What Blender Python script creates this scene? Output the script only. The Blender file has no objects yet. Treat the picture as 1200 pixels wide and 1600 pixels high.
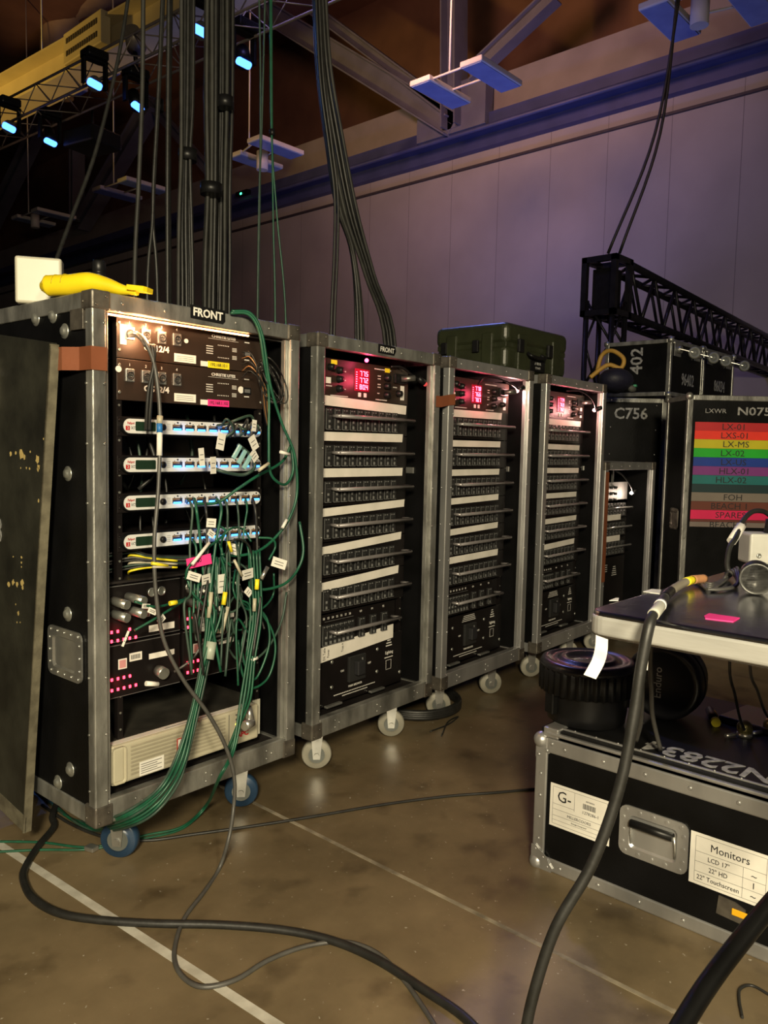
import bpy, bmesh, math, random
from mathutils import Vector, Matrix, Euler
random.seed(7)
PI = math.pi
S = bpy.context.scene
COL = S.collection
# ---------------------------------------------------------------- camera
F = 1250.0; CH = 1.12
roll = math.atan(.022); pitch = -math.atan(100 * math.cos(roll) / F); yaw = math.radians(42.2)
f0 = Vector((math.cos(yaw), math.sin(yaw), 0)); r0 = Vector((math.sin(yaw), -math.cos(yaw), 0)); z0 = Vector((0, 0, 1))
fw = f0 * math.cos(pitch) + z0 * math.sin(pitch); up0 = z0 * math.cos(pitch) - f0 * math.sin(pitch)
RT = r0 * math.cos(roll) + up0 * math.sin(roll); UP = up0 * math.cos(roll) - r0 * math.sin(roll)
CP = Vector((0, 0, CH))
cd = bpy.data.cameras.new('camera'); cam = bpy.data.objects.new('camera', cd); COL.objects.link(cam)
M = Matrix((RT, UP, -fw)).transposed().to_4x4(); M.translation = CP
cam.matrix_world = M
cd.sensor_fit = 'VERTICAL'; cd.sensor_height = 36; cd.lens = 36 * F / 1600; cd.clip_start = .02; cd.clip_end = 200
S.camera = cam
# ---------------------------------------------------------------- world, exposure
S.view_settings.view_transform = 'Standard'; S.view_settings.look = 'None'
S.view_settings.gamma = 1; S.view_settings.use_curve_mapping = False
S.view_settings.exposure = 0.0
w = bpy.data.worlds.new('world'); S.world = w; w.use_nodes = True
w.node_tree.nodes['Background'].inputs[0].default_value = (.30, .26, .42, 1)
w.node_tree.nodes['Background'].inputs[1].default_value = .03
# ---------------------------------------------------------------- lights of the hall
def area(name, loc, tgt, size, power, col, spread=180):
    l = bpy.data.lights.new(name, 'AREA'); l.shape = 'DISK'; l.size = size; l.energy = power; l.color = col; l.spread = math.radians(spread)
    o = bpy.data.objects.new(name, l); COL.objects.link(o); o.location = loc
    o.rotation_euler = (Vector(tgt) - Vector(loc)).to_track_quat('-Z', 'Y').to_euler(); return o
def spot(name, loc, tgt, ang, power, col, size=.1, blend=.6):
    l = bpy.data.lights.new(name, 'SPOT'); l.spot_size = math.radians(ang); l.spot_blend = blend; l.energy = power; l.color = col; l.shadow_soft_size = size
    o = bpy.data.objects.new(name, l); COL.objects.link(o); o.location = loc
    o.rotation_euler = (Vector(tgt) - Vector(loc)).to_track_quat('-Z', 'Y').to_euler(); return o
def point(name, loc, power, col, size=.02):
    l = bpy.data.lights.new(name, 'POINT'); l.energy = power; l.color = col; l.shadow_soft_size = size
    o = bpy.data.objects.new(name, l); COL.objects.link(o); o.location = loc; return o
WARM = (1, .86, .58)
area('work_light', (-1.3, -1.2, 2.15), (1.6, 1.6, .6), .5, 250, WARM)
area('work_light_right', (-.6, -2.2, 2.1), (2.2, .8, .4), .4, 75, (1, .88, .62))
spot('wall_wash', (2, 12, 2.5), (16, 11.0, 4.6), 80, 520, (1, .66, .44), .5, 1.0)
spot('wall_wash_violet', (5, 6, 7), (16, 9, 1.5), 110, 640, (.38, .32, 1), .6, 1.0)
spot('wall_wash_rose', (5, 2, 5), (16, 7, 5.0), 100, 60, (1, .50, .50), .6, 1.0)
spot('ceiling_glow', (9, 9, 8.2), (18.6, 13, 13.5), 150, 1150, (1, .50, .36), .6, 1.0)  # added uplight spot, only there to brighten the roof deck
spot('blue_upwash', (12.3, 9, 1.0), (12.3, 10, 10), 125, 760, (.13, .24, 1), .5, .9)
spot('duct_amber', (2, 18, 3.5), (13, 26.0, 14.3), 22, 2600, (1, .55, .20), .3, .9)  # extra narrow spot added to bring out the dark duct
spot('beam_amber', (1, 22, 4.5), (8, 17.8, 9.3), 48, 2900, (1, .62, .12), .4, 1.0)
spot('blue_beam_floor', (5.4, 5, 6.0), (2.0, .4, .4), 28, 420, (.25, .30, 1), .15, .8)
spot('blue_beam_cases', (4.2, 1.2, 5.4), (6, 3.0, 2.0), 50, 90, (.12, .22, 1), .15, .8)

# ---------------------------------------------------------------- pixel rays onto real planes
def ray(x, y): return fw * F + RT * (x - 600) - UP * (y - 800)
def G(x, y, z=0.0):
    r = ray(x, y); return CP + r * ((z - CH) / r.z)
def D(x, y, d): return CP + ray(x, y) * (d / F)
def PX(x, y, X):
    r = ray(x, y); return CP + r * (X / r.x)
def PY(x, y, Y):
    r = ray(x, y); return CP + r * (Y / r.y)

# ---------------------------------------------------------------- materials
def mat(name, c, rough=.5, metal=0, c2=None, scale=8, amt=.5, bump=0, bscale=60, emit=None, es=1, rvar=0, coat=0, stretch=(1, 1, 1), lo=.35, hi=.65, spec=.5):
    m = bpy.data.materials.new(name); m.use_nodes = True; n = m.node_tree.nodes; l = m.node_tree.links
    b = n['Principled BSDF']; b.inputs['Base Color'].default_value = (*c, 1); b.inputs['Roughness'].default_value = rough
    b.inputs['Metallic'].default_value = metal; b.inputs['Coat Weight'].default_value = coat; b.inputs['Specular IOR Level'].default_value = spec
    tc = n.new('ShaderNodeTexCoord'); mp = n.new('ShaderNodeMapping'); l.new(tc.outputs['Object'], mp.inputs[0]); mp.inputs['Scale'].default_value = stretch
    nz = n.new('ShaderNodeTexNoise'); nz.inputs['Scale'].default_value = scale; nz.inputs['Detail'].default_value = 5; l.new(mp.outputs[0], nz.inputs[0])
    if c2 is None: c2 = tuple(v * .75 for v in c)
    rp = n.new('ShaderNodeValToRGB'); rp.color_ramp.elements[0].position = lo; rp.color_ramp.elements[1].position = hi
    rp.color_ramp.elements[0].color = (*c2, 1); rp.color_ramp.elements[1].color = (*c, 1); l.new(nz.outputs[0], rp.inputs[0])
    l.new(rp.outputs[0], b.inputs['Base Color'])
    if rvar:
        mr = n.new('ShaderNodeMapRange'); mr.inputs[3].default_value = rough - rvar; mr.inputs[4].default_value = rough + rvar
        l.new(nz.outputs[0], mr.inputs[0]); l.new(mr.outputs[0], b.inputs['Roughness'])
    if bump:
        n2 = n.new('ShaderNodeTexNoise'); n2.inputs['Scale'].default_value = bscale; l.new(mp.outputs[0], n2.inputs[0])
        bp = n.new('ShaderNodeBump'); bp.inputs['Strength'].default_value = bump; bp.inputs['Distance'].default_value = .01
        l.new(n2.outputs[0], bp.inputs['Height']); l.new(bp.outputs[0], b.inputs['Normal'])
    if emit: b.inputs['Emission Color'].default_value = (*emit, 1); b.inputs['Emission Strength'].default_value = es
    return m
ALU = mat('worn_aluminium', (.46, .46, .43), .40, .75, (.20, .20, .185), 14, bump=.12, bscale=90, rvar=.12, stretch=(1, 1, .4))
ALU2 = mat('brighter_aluminium', (.52, .52, .51), .36, .75, (.36, .36, .36), 9, bump=.05, bscale=60, rvar=.08, stretch=(1, 1, .3))
ALUT = mat('table_aluminium', (.42, .43, .47), .22, 1.0, (.34, .35, .39), 6, bump=.06, bscale=30, rvar=.08)
STEEL = mat('dark_corner_steel', (.20, .18, .15), .45, .7, (.09, .08, .07), 20, bump=.1)
ZINC = mat('zinc_steel', (.55, .55, .52), .3, .85, (.4, .4, .38), 12)
RIV = mat('rivet_steel', (.45, .46, .42), .35, .8)
BLK = mat('black_laminate', (.005, .005, .0055), .42, 0, (.003, .003, .003), 6, rvar=.1, bump=.05, bscale=120, spec=0.16)
INS = mat('inner_liner', (.022, .019, .018), .4, 0, (.012, .010, .010), 5, rvar=.12, bump=.06, bscale=80, spec=0.25)
BPAN = mat('black_panel_steel', (.009, .007, .007), .38, .1, (.006, .005, .005), 10, spec=0.25)
BROWNP = mat('powder_coat_panel', (.030, .019, .014), .4, .1, (.022, .014, .010), 10)
BPLAS = mat('black_plastic', (.008, .008, .009), .4, 0, (.005, .005, .005), 20, spec=0.3)
BRUB = mat('black_rubber_jacket', (.016, .016, .015), .48, 0, (.009, .009, .008), 30, bump=.05)
GREYCAB = mat('grey_rubber_jacket', (.07, .068, .062), .45, 0, (.05, .048, .044), 30)
GREEN = mat('green_cable_jacket', (.008, .085, .042), .42, 0, (.005, .055, .030), 30)
GREEND = mat('dusty_green_cable_jacket', (.030, .060, .042), .5, 0, (.018, .040, .030), 30)
WHITE = mat('white_label', (.72, .70, .64), .55, 0, (.64, .62, .57), 20)
TAPEW = mat('white_console_tape', (.70, .66, .60), .6, 0, (.60, .57, .51), 12, bump=.05)
WPAN = mat('white_painted_fascia', (.58, .58, .57), .35, 0, (.52, .52, .51), 12)
LCD = mat('green_black_lcd', (.012, .030, .018), .15, 0, (.010, .024, .014), 3)
RED = mat('red_ink', (.45, .015, .02), .5)
INK = mat('black_ink', (.012, .012, .014), .6)
GINK = mat('grey_ink', (.10, .10, .10), .6)
STEN = mat('grey_stencil_paint', (.34, .34, .33), .6, 0, (.16, .16, .16), 60)
WINK = mat('white_print', (.62, .60, .56), .5)
YEL = mat('yellow_plastic', (.75, .58, .01), .38, 0, (.68, .50, .01), 10)
YTAPE = mat('yellow_tape', (.80, .66, .02), .5)
PTAPE = mat('pink_tape', (.85, .04, .25), .5)
OTAPE = mat('rust_orange_tape', (.20, .062, .026), .55, 0, (.165, .05, .02), 10, bump=.04)
BEIGE = mat('aged_beige_plastic', (.42, .39, .29), .45, 0, (.35, .32, .235), 9)
CREAM = mat('cream_plastic', (.47, .45, .36), .4, 0, (.42, .40, .32), 6)
DUST = mat('dusty_black_steel', (.040, .037, .030), .55, .1, (.018, .017, .014), 9, bump=.05)
GREYW = mat('grey_castor_rubber', (.30, .285, .235), .5, 0, (.22, .21, .17), 14, bump=.05)
BLUEW = mat('blue_castor_rubber', (.018, .045, .09), .35, 0, (.012, .03, .06), 14)
OLIVE = mat('olive_green_plastic', (.024, .028, .013), .42, 0, (.018, .021, .010), 12, bump=.08, bscale=150)
COPP = mat('copper_contacts', (.55, .28, .12), .35, .7)
LIDB = mat('worn_black_lid', (.030, .030, .022), .42, 0, (.013, .013, .010), 7, bump=.1, bscale=40, rvar=.12)
PLYE = mat('worn_grey_edge', (.16, .145, .10), .6, .2, (.09, .08, .055), 25, bump=.1)
CHIP = mat('bare_wood_chip', (.50, .38, .14), .7)
def emis(name, c, s):
    return mat(name, tuple(min(v, .8) * .3 for v in c), .5, emit=c, es=s)
E_STRIP = emis('warm_led_strip', (1, .42, .16), 14)
E_RED = emis('red_led', (1, .03, .06), 9)
E_REDS = emis('red_segment', (1, .14, .26), 7)
E_DISP = emis('red_display_glass', (.55, .0, .03), .14)
E_BLUE = emis('blue_led', (.06, .30, 1), 4)
E_MOV = emis('blue_stage_lens', (.05, .17, 1), 6)
E_PINK = emis('pink_white_lamp', (1, .45, .42), 18)
E_WHITE = emis('white_lamp', (1, .80, .66), 30)
E_GRN = emis('green_led', (.05, 1, .4), 6)
E_YG = emis('amber_led', (1, .8, .1), 3)

# floor material: polished concrete with stains
def floor_mat():
    m = bpy.data.materials.new('polished_concrete'); m.use_nodes = True; n = m.node_tree.nodes; l = m.node_tree.links; b = n['Principled BSDF']
    tc = n.new('ShaderNodeTexCoord')
    a = n.new('ShaderNodeTexNoise'); a.inputs['Scale'].default_value = 1.6; a.inputs['Detail'].default_value = 9; a.inputs['Roughness'].default_value = .65; l.new(tc.outputs['Object'], a.inputs[0])
    r = n.new('ShaderNodeValToRGB'); e = r.color_ramp.elements; e[0].position = .30; e[0].color = (.072, .052, .026, 1); e[1].position = .70; e[1].color = (.195, .146, .083, 1)
    l.new(a.outputs[0], r.inputs[0])
    c = n.new('ShaderNodeTexNoise'); c.inputs['Scale'].default_value = 7; c.inputs['Detail'].default_value = 6; l.new(tc.outputs['Object'], c.inputs[0])
    r2 = n.new('ShaderNodeValToRGB'); e = r2.color_ramp.elements; e[0].position = .30; e[0].color = (.48, .46, .44, 1); e[1].position = .46; e[1].color = (1, 1, 1, 1); l.new(c.outputs[0], r2.inputs[0])
    mx = n.new('ShaderNodeMix'); mx.data_type = 'RGBA'; mx.blend_type = 'MULTIPLY'; mx.inputs[0].default_value = .8; l.new(r.outputs[0], mx.inputs[6]); l.new(r2.outputs[0], mx.inputs[7])
    v = n.new('ShaderNodeTexNoise'); v.inputs['Scale'].default_value = 70; l.new(tc.outputs['Object'], v.inputs[0])
    r3 = n.new('ShaderNodeValToRGB'); e = r3.color_ramp.elements; e[0].position = .70; e[0].color = (0, 0, 0, 1); e[1].position = .76; e[1].color = (1, 1, 1, 1); l.new(v.outputs[0], r3.inputs[0])
    m2 = n.new('ShaderNodeMix'); m2.data_type = 'RGBA'; l.new(r3.outputs[0], m2.inputs[0]); l.new(mx.outputs[2], m2.inputs[6]); m2.inputs[7].default_value = (.34, .31, .25, 1)
    l.new(m2.outputs[2], b.inputs['Base Color'])
    mr = n.new('ShaderNodeMapRange'); mr.inputs[3].default_value = .32; mr.inputs[4].default_value = .56; l.new(c.outputs[0], mr.inputs[0]); l.new(mr.outputs[0], b.inputs['Roughness'])
    bp = n.new('ShaderNodeBump'); bp.inputs['Strength'].default_value = .08; bp.inputs['Distance'].default_value = .004; l.new(a.outputs[0], bp.inputs['Height']); l.new(bp.outputs[0], b.inputs['Normal'])
    return m
def wall_mat():
    m = bpy.data.materials.new('panelled_wall'); m.use_nodes = True; n = m.node_tree.nodes; l = m.node_tree.links; b = n['Principled BSDF']; b.inputs['Roughness'].default_value = .8
    tc = n.new('ShaderNodeTexCoord'); sp = n.new('ShaderNodeSeparateXYZ'); l.new(tc.outputs['Object'], sp.inputs[0])
    a = n.new('ShaderNodeMath'); a.operation = 'ADD'; a.inputs[1].default_value = 100 * 1.38 - 5.59; l.new(sp.outputs[1], a.inputs[0])
    d = n.new('ShaderNodeMath'); d.operation = 'DIVIDE'; d.inputs[1].default_value = 1.38; l.new(a.outputs[0], d.inputs[0])
    f = n.new('ShaderNodeMath'); f.operation = 'FRACT'; l.new(d.outputs[0], f.inputs[0])
    g = n.new('ShaderNodeMath'); g.operation = 'LESS_THAN'; g.inputs[1].default_value = .010; l.new(f.outputs[0], g.inputs[0])
    nz = n.new('ShaderNodeTexNoise'); nz.inputs['Scale'].default_value = .7; nz.inputs['Detail'].default_value = 4; l.new(tc.outputs['Object'], nz.inputs[0])
    r = n.new('ShaderNodeValToRGB'); e = r.color_ramp.elements; e[0].position = .3; e[0].color = (.29, .27, .25, 1); e[1].position = .7; e[1].color = (.36, .335, .31, 1); l.new(nz.outputs[0], r.inputs[0])
    mx = n.new('ShaderNodeMix'); mx.data_type = 'RGBA'; l.new(g.outputs[0], mx.inputs[0]); l.new(r.outputs[0], mx.inputs[6]); mx.inputs[7].default_value = (.17, .155, .15, 1)
    l.new(mx.outputs[2], b.inputs['Base Color']); return m

# ---------------------------------------------------------------- mesh builder
class MB:
    def __init__(s): s.b = bmesh.new()
    def _new(s, vs, fs):
        v = [s.b.verts.new(p) for p in vs]; out = []
        for f in fs:
            try: out.append(s.b.faces.new([v[i] for i in f]))
            except ValueError: pass
        return v, out
    def box(s, x0, x1, y0, y1, z0, z1, bev=0, M=None, seg=2):
        vs = [(x, y, z) for z in (z0, z1) for y in (y0, y1) for x in (x0, x1)]
        fs = [(0, 2, 3, 1), (4, 5, 7, 6), (0, 1, 5, 4), (2, 6, 7, 3), (0, 4, 6, 2), (1, 3, 7, 5)]
        v, f = s._new(vs, fs); 
        if bev:
            r = bmesh.ops.bevel(s.b, geom=list({e for q in f for e in q.edges}), offset=bev, segments=seg, affect='EDGES', profile=.5); v = list({x for q in r['faces'] for x in q.verts} | {x for x in v if x.is_valid})
        if M is not None: bmesh.ops.transform(s.b, matrix=M, verts=[x for x in v if x.is_valid])
        return s
    def cyl(s, p0, p1, r, seg=16, r1=None, bev=0):
        p0 = Vector(p0); p1 = Vector(p1); d = (p1 - p0); q = d.normalized().to_track_quat('Z', 'Y'); r1 = r if r1 is None else r1
        a = []; c = []
        for i in range(seg):
            t = 2 * PI * i / seg; e = q @ Vector((math.cos(t), math.sin(t), 0)); a.append(s.b.verts.new(p0 + e * r)); c.append(s.b.verts.new(p1 + e * r1))
        for i in range(seg):
            j = (i + 1) % seg; f = s.b.faces.new((a[i], a[j], c[j], c[i])); f.smooth = True
        s.b.faces.new(a[::-1]); s.b.faces.new(c); return s
    def lathe(s, prof, M=None, seg=32, mod=None):
        rings = []
        for r, z in prof:
            ring = []
            for i in range(seg):
                t = 2 * PI * i / seg; rr = r * (mod(i, z) if mod else 1)
                p = Vector((rr * math.cos(t), rr * math.sin(t), z)); ring.append(s.b.verts.new(M @ p if M is not None else p))
            rings.append(ring)
        for a, c in zip(rings, rings[1:]):
            for i in range(seg):
                j = (i + 1) % seg
                try: f = s.b.faces.new((a[i], a[j], c[j], c[i])); f.smooth = True
                except ValueError: pass
        for ring, rev in ((rings[0], True), (rings[-1], False)):
            try: s.b.faces.new(ring[::-1] if rev else ring)
            except ValueError: pass
        return s
    def tube(s, pts, r, seg=8, cap=True):
        pts = [Vector(p) for p in pts]; n = len(pts); rs = r if isinstance(r, (list, tuple)) else [r] * n
        T = [(pts[min(i + 1, n - 1)] - pts[max(i - 1, 0)]).normalized() for i in range(n)]
        u = T[0].orthogonal().normalized(); rings = []
        for i in range(n):
            u = (u - T[i] * u.dot(T[i])); u = u.normalized() if u.length > 1e-6 else T[i].orthogonal().normalized()
            v = T[i].cross(u)
            rings.append([s.b.verts.new(pts[i] + (u * math.cos(2 * PI * k / seg) + v * math.sin(2 * PI * k / seg)) * rs[i]) for k in range(seg)])
        for a, c in zip(rings, rings[1:]):
            for k in range(seg):
                j = (k + 1) % seg; f = s.b.faces.new((a[k], a[j], c[j], c[k])); f.smooth = True
        if cap: s.b.faces.new(rings[0][::-1]); s.b.faces.new(rings[-1])
        return s
    def prism(s, poly, M, h):   # poly in local xy, extruded to z=h, matrix M
        a = [s.b.verts.new(M @ Vector((x, y, 0))) for x, y in poly]; c = [s.b.verts.new(M @ Vector((x, y, h))) for x, y in poly]
        s.b.faces.new(a[::-1]); s.b.faces.new(c); k = len(poly)
        for i in range(k): s.b.faces.new((a[i], a[(i + 1) % k], c[(i + 1) % k], c[i]))
        return s
    def sphere(s, c, r, seg=12, sc=(1, 1, 1)):
        c = Vector(c); prof = [(max(1e-4, math.sin(PI * i / 8)), -math.cos(PI * i / 8)) for i in range(9)]
        Mx = Matrix.Translation(c) @ Matrix.Diagonal((r * sc[0], r * sc[1], r * sc[2], 1)); return s.lathe(prof, Mx, seg)
    def build(s, name, m, parent=None, loc=None, rot=None):
        bmesh.ops.recalc_face_normals(s.b, faces=s.b.faces)
        me = bpy.data.meshes.new(name); s.b.to_mesh(me); s.b.free(); me.materials.append(m)
        o = bpy.data.objects.new(name, me); COL.objects.link(o)
        if parent is not None: o.parent = parent
        if loc is not None: o.location = loc
        if rot is not None: o.rotation_euler = rot
        return o
def rrect(w, h, r, n=5):
    o = []
    for cx, cy, a in ((w / 2 - r, h / 2 - r, 0), (-w / 2 + r, h / 2 - r, PI / 2), (-w / 2 + r, -h / 2 + r, PI), (w / 2 - r, -h / 2 + r, 1.5 * PI)):
        for i in range(n + 1): t = a + PI / 2 * i / n; o.append((cx + r * math.cos(t), cy + r * math.sin(t)))
    return o
def frame(o, xd, yd):
    xd = Vector(xd).normalized(); yd = Vector(yd); yd = (yd - xd * yd.dot(xd)).normalized(); zd = xd.cross(yd)
    m = Matrix((xd, yd, zd)).transposed().to_4x4(); m.translation = Vector(o); return m
def FR(x, y, z): return frame((x, y, z), (1, 0, 0), (0, 0, 1))       # upright, facing -Y, origin centre
def FL(x, y, z): return frame((x, y, z), (0, -1, 0), (0, 0, 1))      # upright, facing -X
def text(s, size, M, m, parent, name='lettering', align='CENTER', depth=.0004, sx=1, bold=0):
    c = bpy.data.curves.new(name, 'FONT'); c.body = s; c.size = size; c.align_x = align; c.align_y = 'CENTER'; c.extrude = depth; c.offset = bold; c.resolution_u = 2
    t = bpy.data.objects.new(name, c); me = bpy.data.meshes.new_from_object(t); bpy.data.objects.remove(t); bpy.data.curves.remove(c)
    me.name = name; me.materials.clear(); me.materials.append(m)
    for v in me.vertices: v.co = M @ Vector((v.co.x * sx, v.co.y, v.co.z))
    o = bpy.data.objects.new(name, me); COL.objects.link(o)
    if parent is not None: o.parent = parent
    return o
def smooth(pts, n=7):
    P = [Vector(p) for p in pts]; P = [P[0] * 2 - P[1]] + P + [P[-1] * 2 - P[-2]]; out = []
    for i in range(1, len(P) - 2):
        for k in range(n):
            t = k / n; a, b, c, d = P[i - 1], P[i], P[i + 1], P[i + 2]
            out.append(.5 * ((2 * b) + (c - a) * t + (2 * a - 5 * b + 4 * c - d) * t * t + (3 * b - a - 3 * c + d) * t ** 3))
    out.append(P[-2]); return out
def tag(o, label=None, cat=None, group=None, kind=None):
    if label: o['label'] = label
    if cat: o['category'] = cat
    if group: o['group'] = group
    if kind: o['kind'] = kind
    return o
def thing(name, loc, rz=0, label=None, cat=None, group=None):
    o = bpy.data.objects.new(name, None); COL.objects.link(o); o.location = loc; o.rotation_euler = (0, 0, rz); o.empty_display_size = .1
    return tag(o, label, cat, group)
def copy_tree(o, parent=None):
    c = o.copy(); COL.objects.link(c); c.parent = parent
    for ch in list(o.children): copy_tree(ch, c)
    return c
def cable(name, pts, r, m, label, cat='cable', group=None, n=7, seg=8):
    o = MB().tube(smooth(pts, n), r, seg).build(name, m); return tag(o, label, cat, group)

# ================================================================ THE SETTING
FM = floor_mat()
tag(MB().box(-8, 18, -10, 45, -.1, 0).build('floor', FM), kind='structure')
WM = wall_mat()
tag(MB().box(16, 16.3, -10, 45, 0, 9).build('wall_back', WM), kind='structure')
BRN = mat('brown_insulated_deck', (.20, .105, .065), .85, 0, (.14, .072, .048), .8)
tag(MB().box(18.4, 18.7, -10, 45, 8, 15).build('wall_upper', BRN), kind='structure')
tag(MB().box(-8, 18.7, -10, 45, 14.6, 15).build('ceiling', BRN), kind='structure')
tag(MB().box(-8, 18.7, 44.8, 45, 0, 15).build('wall_far_left', BRN), kind='structure')
TRM = mat('painted_steel_fascia', (.25, .225, .205), .6, 0, (.21, .19, .17), 1.5)
TRB = mat('blue_cast_steel', (.055, .065, .17), .5, 0, (.04, .05, .13), 2)  # blue light on the soffit is put into the steel's colour
tag(MB().box(15.55, 16.2, -10, 45, 8.75, 9.6).build('trim_1', TRM), kind='structure')
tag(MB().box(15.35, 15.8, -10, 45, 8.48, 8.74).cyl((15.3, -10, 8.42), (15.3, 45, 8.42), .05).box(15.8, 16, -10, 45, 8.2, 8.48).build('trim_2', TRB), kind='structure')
tag(MB().box(15.93, 16, -10, 45, 7.86, 7.91).build('trim_3', mat('dark_conduit', (.05, .04, .045), .6)), kind='structure')
# roof truss members: steel I sections standing in the plane of the fascia
def ibeam(a, b, wdt, hgt, name, m, side=Vector((1, 0, 0))):
    a = Vector(a); b = Vector(b); d = (b - a).normalized(); n = d.cross(side).normalized(); s = n.cross(d).normalized(); t = .04; L = (b - a).length
    Mx = Matrix((d, s, n)).transposed().to_4x4(); Mx.translation = a
    mb = MB(); mb.box(0, L, -wdt / 2, wdt / 2, hgt / 2 - t, hgt / 2, M=Mx); mb.box(0, L, -wdt / 2, wdt / 2, -hgt / 2, -hgt / 2 + t, M=Mx); mb.box(0, L, -t / 2, t / 2, -hgt / 2 + t, hgt / 2 - t, M=Mx)
    return tag(mb.build(name, m), kind='structure')
STR = mat('roof_steel', (.15, .155, .20), .6, .1, (.12, .125, .16), 2)
X0 = 15.2
for i, (a, b, ww, hh) in enumerate([((395, 5), (708, 195), .35, .55), ((490, 15), (706, 175), .3, .28), ((709, -30), (709, 200), .5, .42), ((735, 118), (868, -8), .3, .34),
        ((128, 350), (240, 160), .5, .62), ((225, 150), (352, 296), .2, .3), ((-12, 350), (58, 205), .5, .62), ((410, -40), (420, 10), .3, .3), ((120, 235), (120, 345), .5, .3)]):
    ibeam(PX(*a, X0), PX(*b, X0), ww, hh, 'trim_%d' % (4 + i), STR)
gp = PX(713, 190, 15.45); tag(MB().box(15.2, 15.5, gp.y - 1.0, gp.y + 1.0, gp.z - .35, gp.z + .75).build('trim_14', STR), kind='structure')
# floor expansion joint and painted line
JM = mat('joint_filler', (.30, .26, .19), .7, 0, (.12, .10, .07), 14)
tag(MB().box(1.534, 1.546, -3, 14, -.01, .0012).build('trim_15', JM), kind='structure')
a = G(0, 1320); b = G(430, 1600); d = (b - a).normalized()
tag(MB().prism([(-1.6, -.0115), (3.4, -.0115), (3.4, .0115), (-1.6, .0115)], frame(a, d, Vector((-d.y, d.x, 0))), .0007).build('floor_tape', mat('white_floor_tape', (.50, .48, .42), .6, 0, (.36, .34, .29), 20)),
    'thin white tape line running diagonally across the concrete floor', 'tape')

# overhead beam (top left), duct and fixtures
za = 9.1; p = G(0, 137, za); q = G(250, 0, za); d = (q - p).normalized(); nrm = Vector((-d.y, d.x, 0))
if nrm.x < 0: nrm = -nrm
AMB = mat('pale_painted_girder', (.55, .47, .30), .55, 0, (.48, .40, .25), 1.2)
Mx = frame(p - d * 10, d, (0, 0, 1))
bm_ = MB(); L = 26
bm_.prism([(0, -.62), (L, -.62), (L, 0), (0, 0)], Mx, -.05)
bm_.box(0, L, -.66, -.62, -.35, .30, M=Mx); bm_.box(0, L, 0, .04, -.35, .30, M=Mx)
tag(bm_.build('trim_16', AMB), kind='structure')
cp = PX(135, 62, 8.0)
SLOT = mat('dark_slot', (.08, .06, .04), .7)
gr = thing('louvred_grille', cp, 0, 'pale perforated ventilation box on the amber girder at top left', 'vent')
MB().box(-.1, .1, -.75, .75, -.3, .3, .02).build('housing', AMB, gr)
for i in range(14):
  for r in (-.12, .12):
    sl = MB(); sl.box(-.115, -.10, -.6 + i * .09, -.555 + i * .09, r - .05, r + .05)
    sl.build('slot', SLOT, gr)
DUCT = mat('duct_metal', (.42, .32, .22), .6, .0, (.36, .27, .18), 2)
pts = [PX(88, 150, 13), PX(92, 60, 13), PX(112, 10, 13), PX(150, -15, 13), PX(220, -50, 13), PX(320, -100, 13)]
tag(MB().tube(smooth(pts), .55, 20).build('ventilation_duct', DUCT), 'large round brown ventilation duct bending down at the top left', 'duct')

# ================================================================ OVERHEAD LIGHT FIXTURES
FXM = mat('fixture_white', (.55, .53, .50), .5, 0, (.5, .48, .45), 3)
FXB = mat('fixture_lens_blue_cast', (.20, .27, .50), .35, 0, (.15, .21, .42), 3)  # lens colour carries the blue light that falls on the undersides
def fixture_pair(a, b, z, cyl, label, L=1.25, wdt=.46):
    pa = G(*a, z); pb = G(*b, z); r = thing('high_bay_light', (pa + pb) / 2 + Vector((L / 2, 0, 0)), 0, label, 'ceiling light', 'unlit twin ceiling lights hung in front of the wall')
    c = r.location.copy()
    for p in (pa, pb):
        q = p - c + Vector((L / 2, 0, 0))
        k = MB().box(q.x - L / 2, q.x + L / 2, q.y - wdt / 2, q.y + wdt / 2, q.z, q.z + .10, .02).build('lamp_housing', FXM, r)
        MB().box(q.x - L / 2 + .03, q.x + L / 2 - .03, q.y - wdt / 2 + .03, q.y + wdt / 2 - .03, q.z - .012, q.z + .001).build('diffuser', FXB, k)
    qa, qb = pa - c, pb - c; rd = MB()
    for dx in (.12, L * .55): rd.cyl((dx + qa.x, qa.y, .06), (dx + qb.x, qb.y, .06), .02, 8)
    rd.build('crossbar', FXM, r)
    hg = MB(); m = (qa + qb) / 2 + Vector((.15, 0, .06)); hg.cyl(m, m + Vector((0, 0, 14.6 - z - .06)), .018, 6); hg.build('hanging_rod', FXM, r)
    if cyl: m.x = L * .3 + qa.x; MB().cyl(m - Vector((0, 0, .38)), m + Vector((0, 0, .02)), .13, 16).build('ballast_can', FXM, r)
    return r
fixture_pair((655, 130), (735, 100), 7.6, False, 'twin ceiling light in front of the white gusset plate')
fixture_pair((1020, 8), (1152, -22), 7.6, True, 'twin ceiling light at the top right corner above the black truss')
fixture_pair((366, 244), (396, 220), 7.6, True, 'twin ceiling light behind the green hanging cables')
fixture_pair((150, 297), (190, 283), 7.8, False, 'twin ceiling light left of the hanging black cable bundles')
fixture_pair((22, 341), (53, 330), 8.1, True, 'twin ceiling light at the far left with a round can')
fixture_pair((32, 112), (80, 82), 9.4, False, 'twin ceiling light hanging before the amber girder', 1.5, .45)

_p = PX(380, 305, 15.25)
bc = thing('exit_beacon', _p, 0, 'small dark box with a tiny green light under the wall fascia', 'beacon')
MB().box(-.08, .08, -.28, .28, 0, .12, .02).build('housing', BLK, bc); MB().box(-.10, -.08, -.03, .03, .0, .05).build('green_light', E_GRN, bc)
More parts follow.
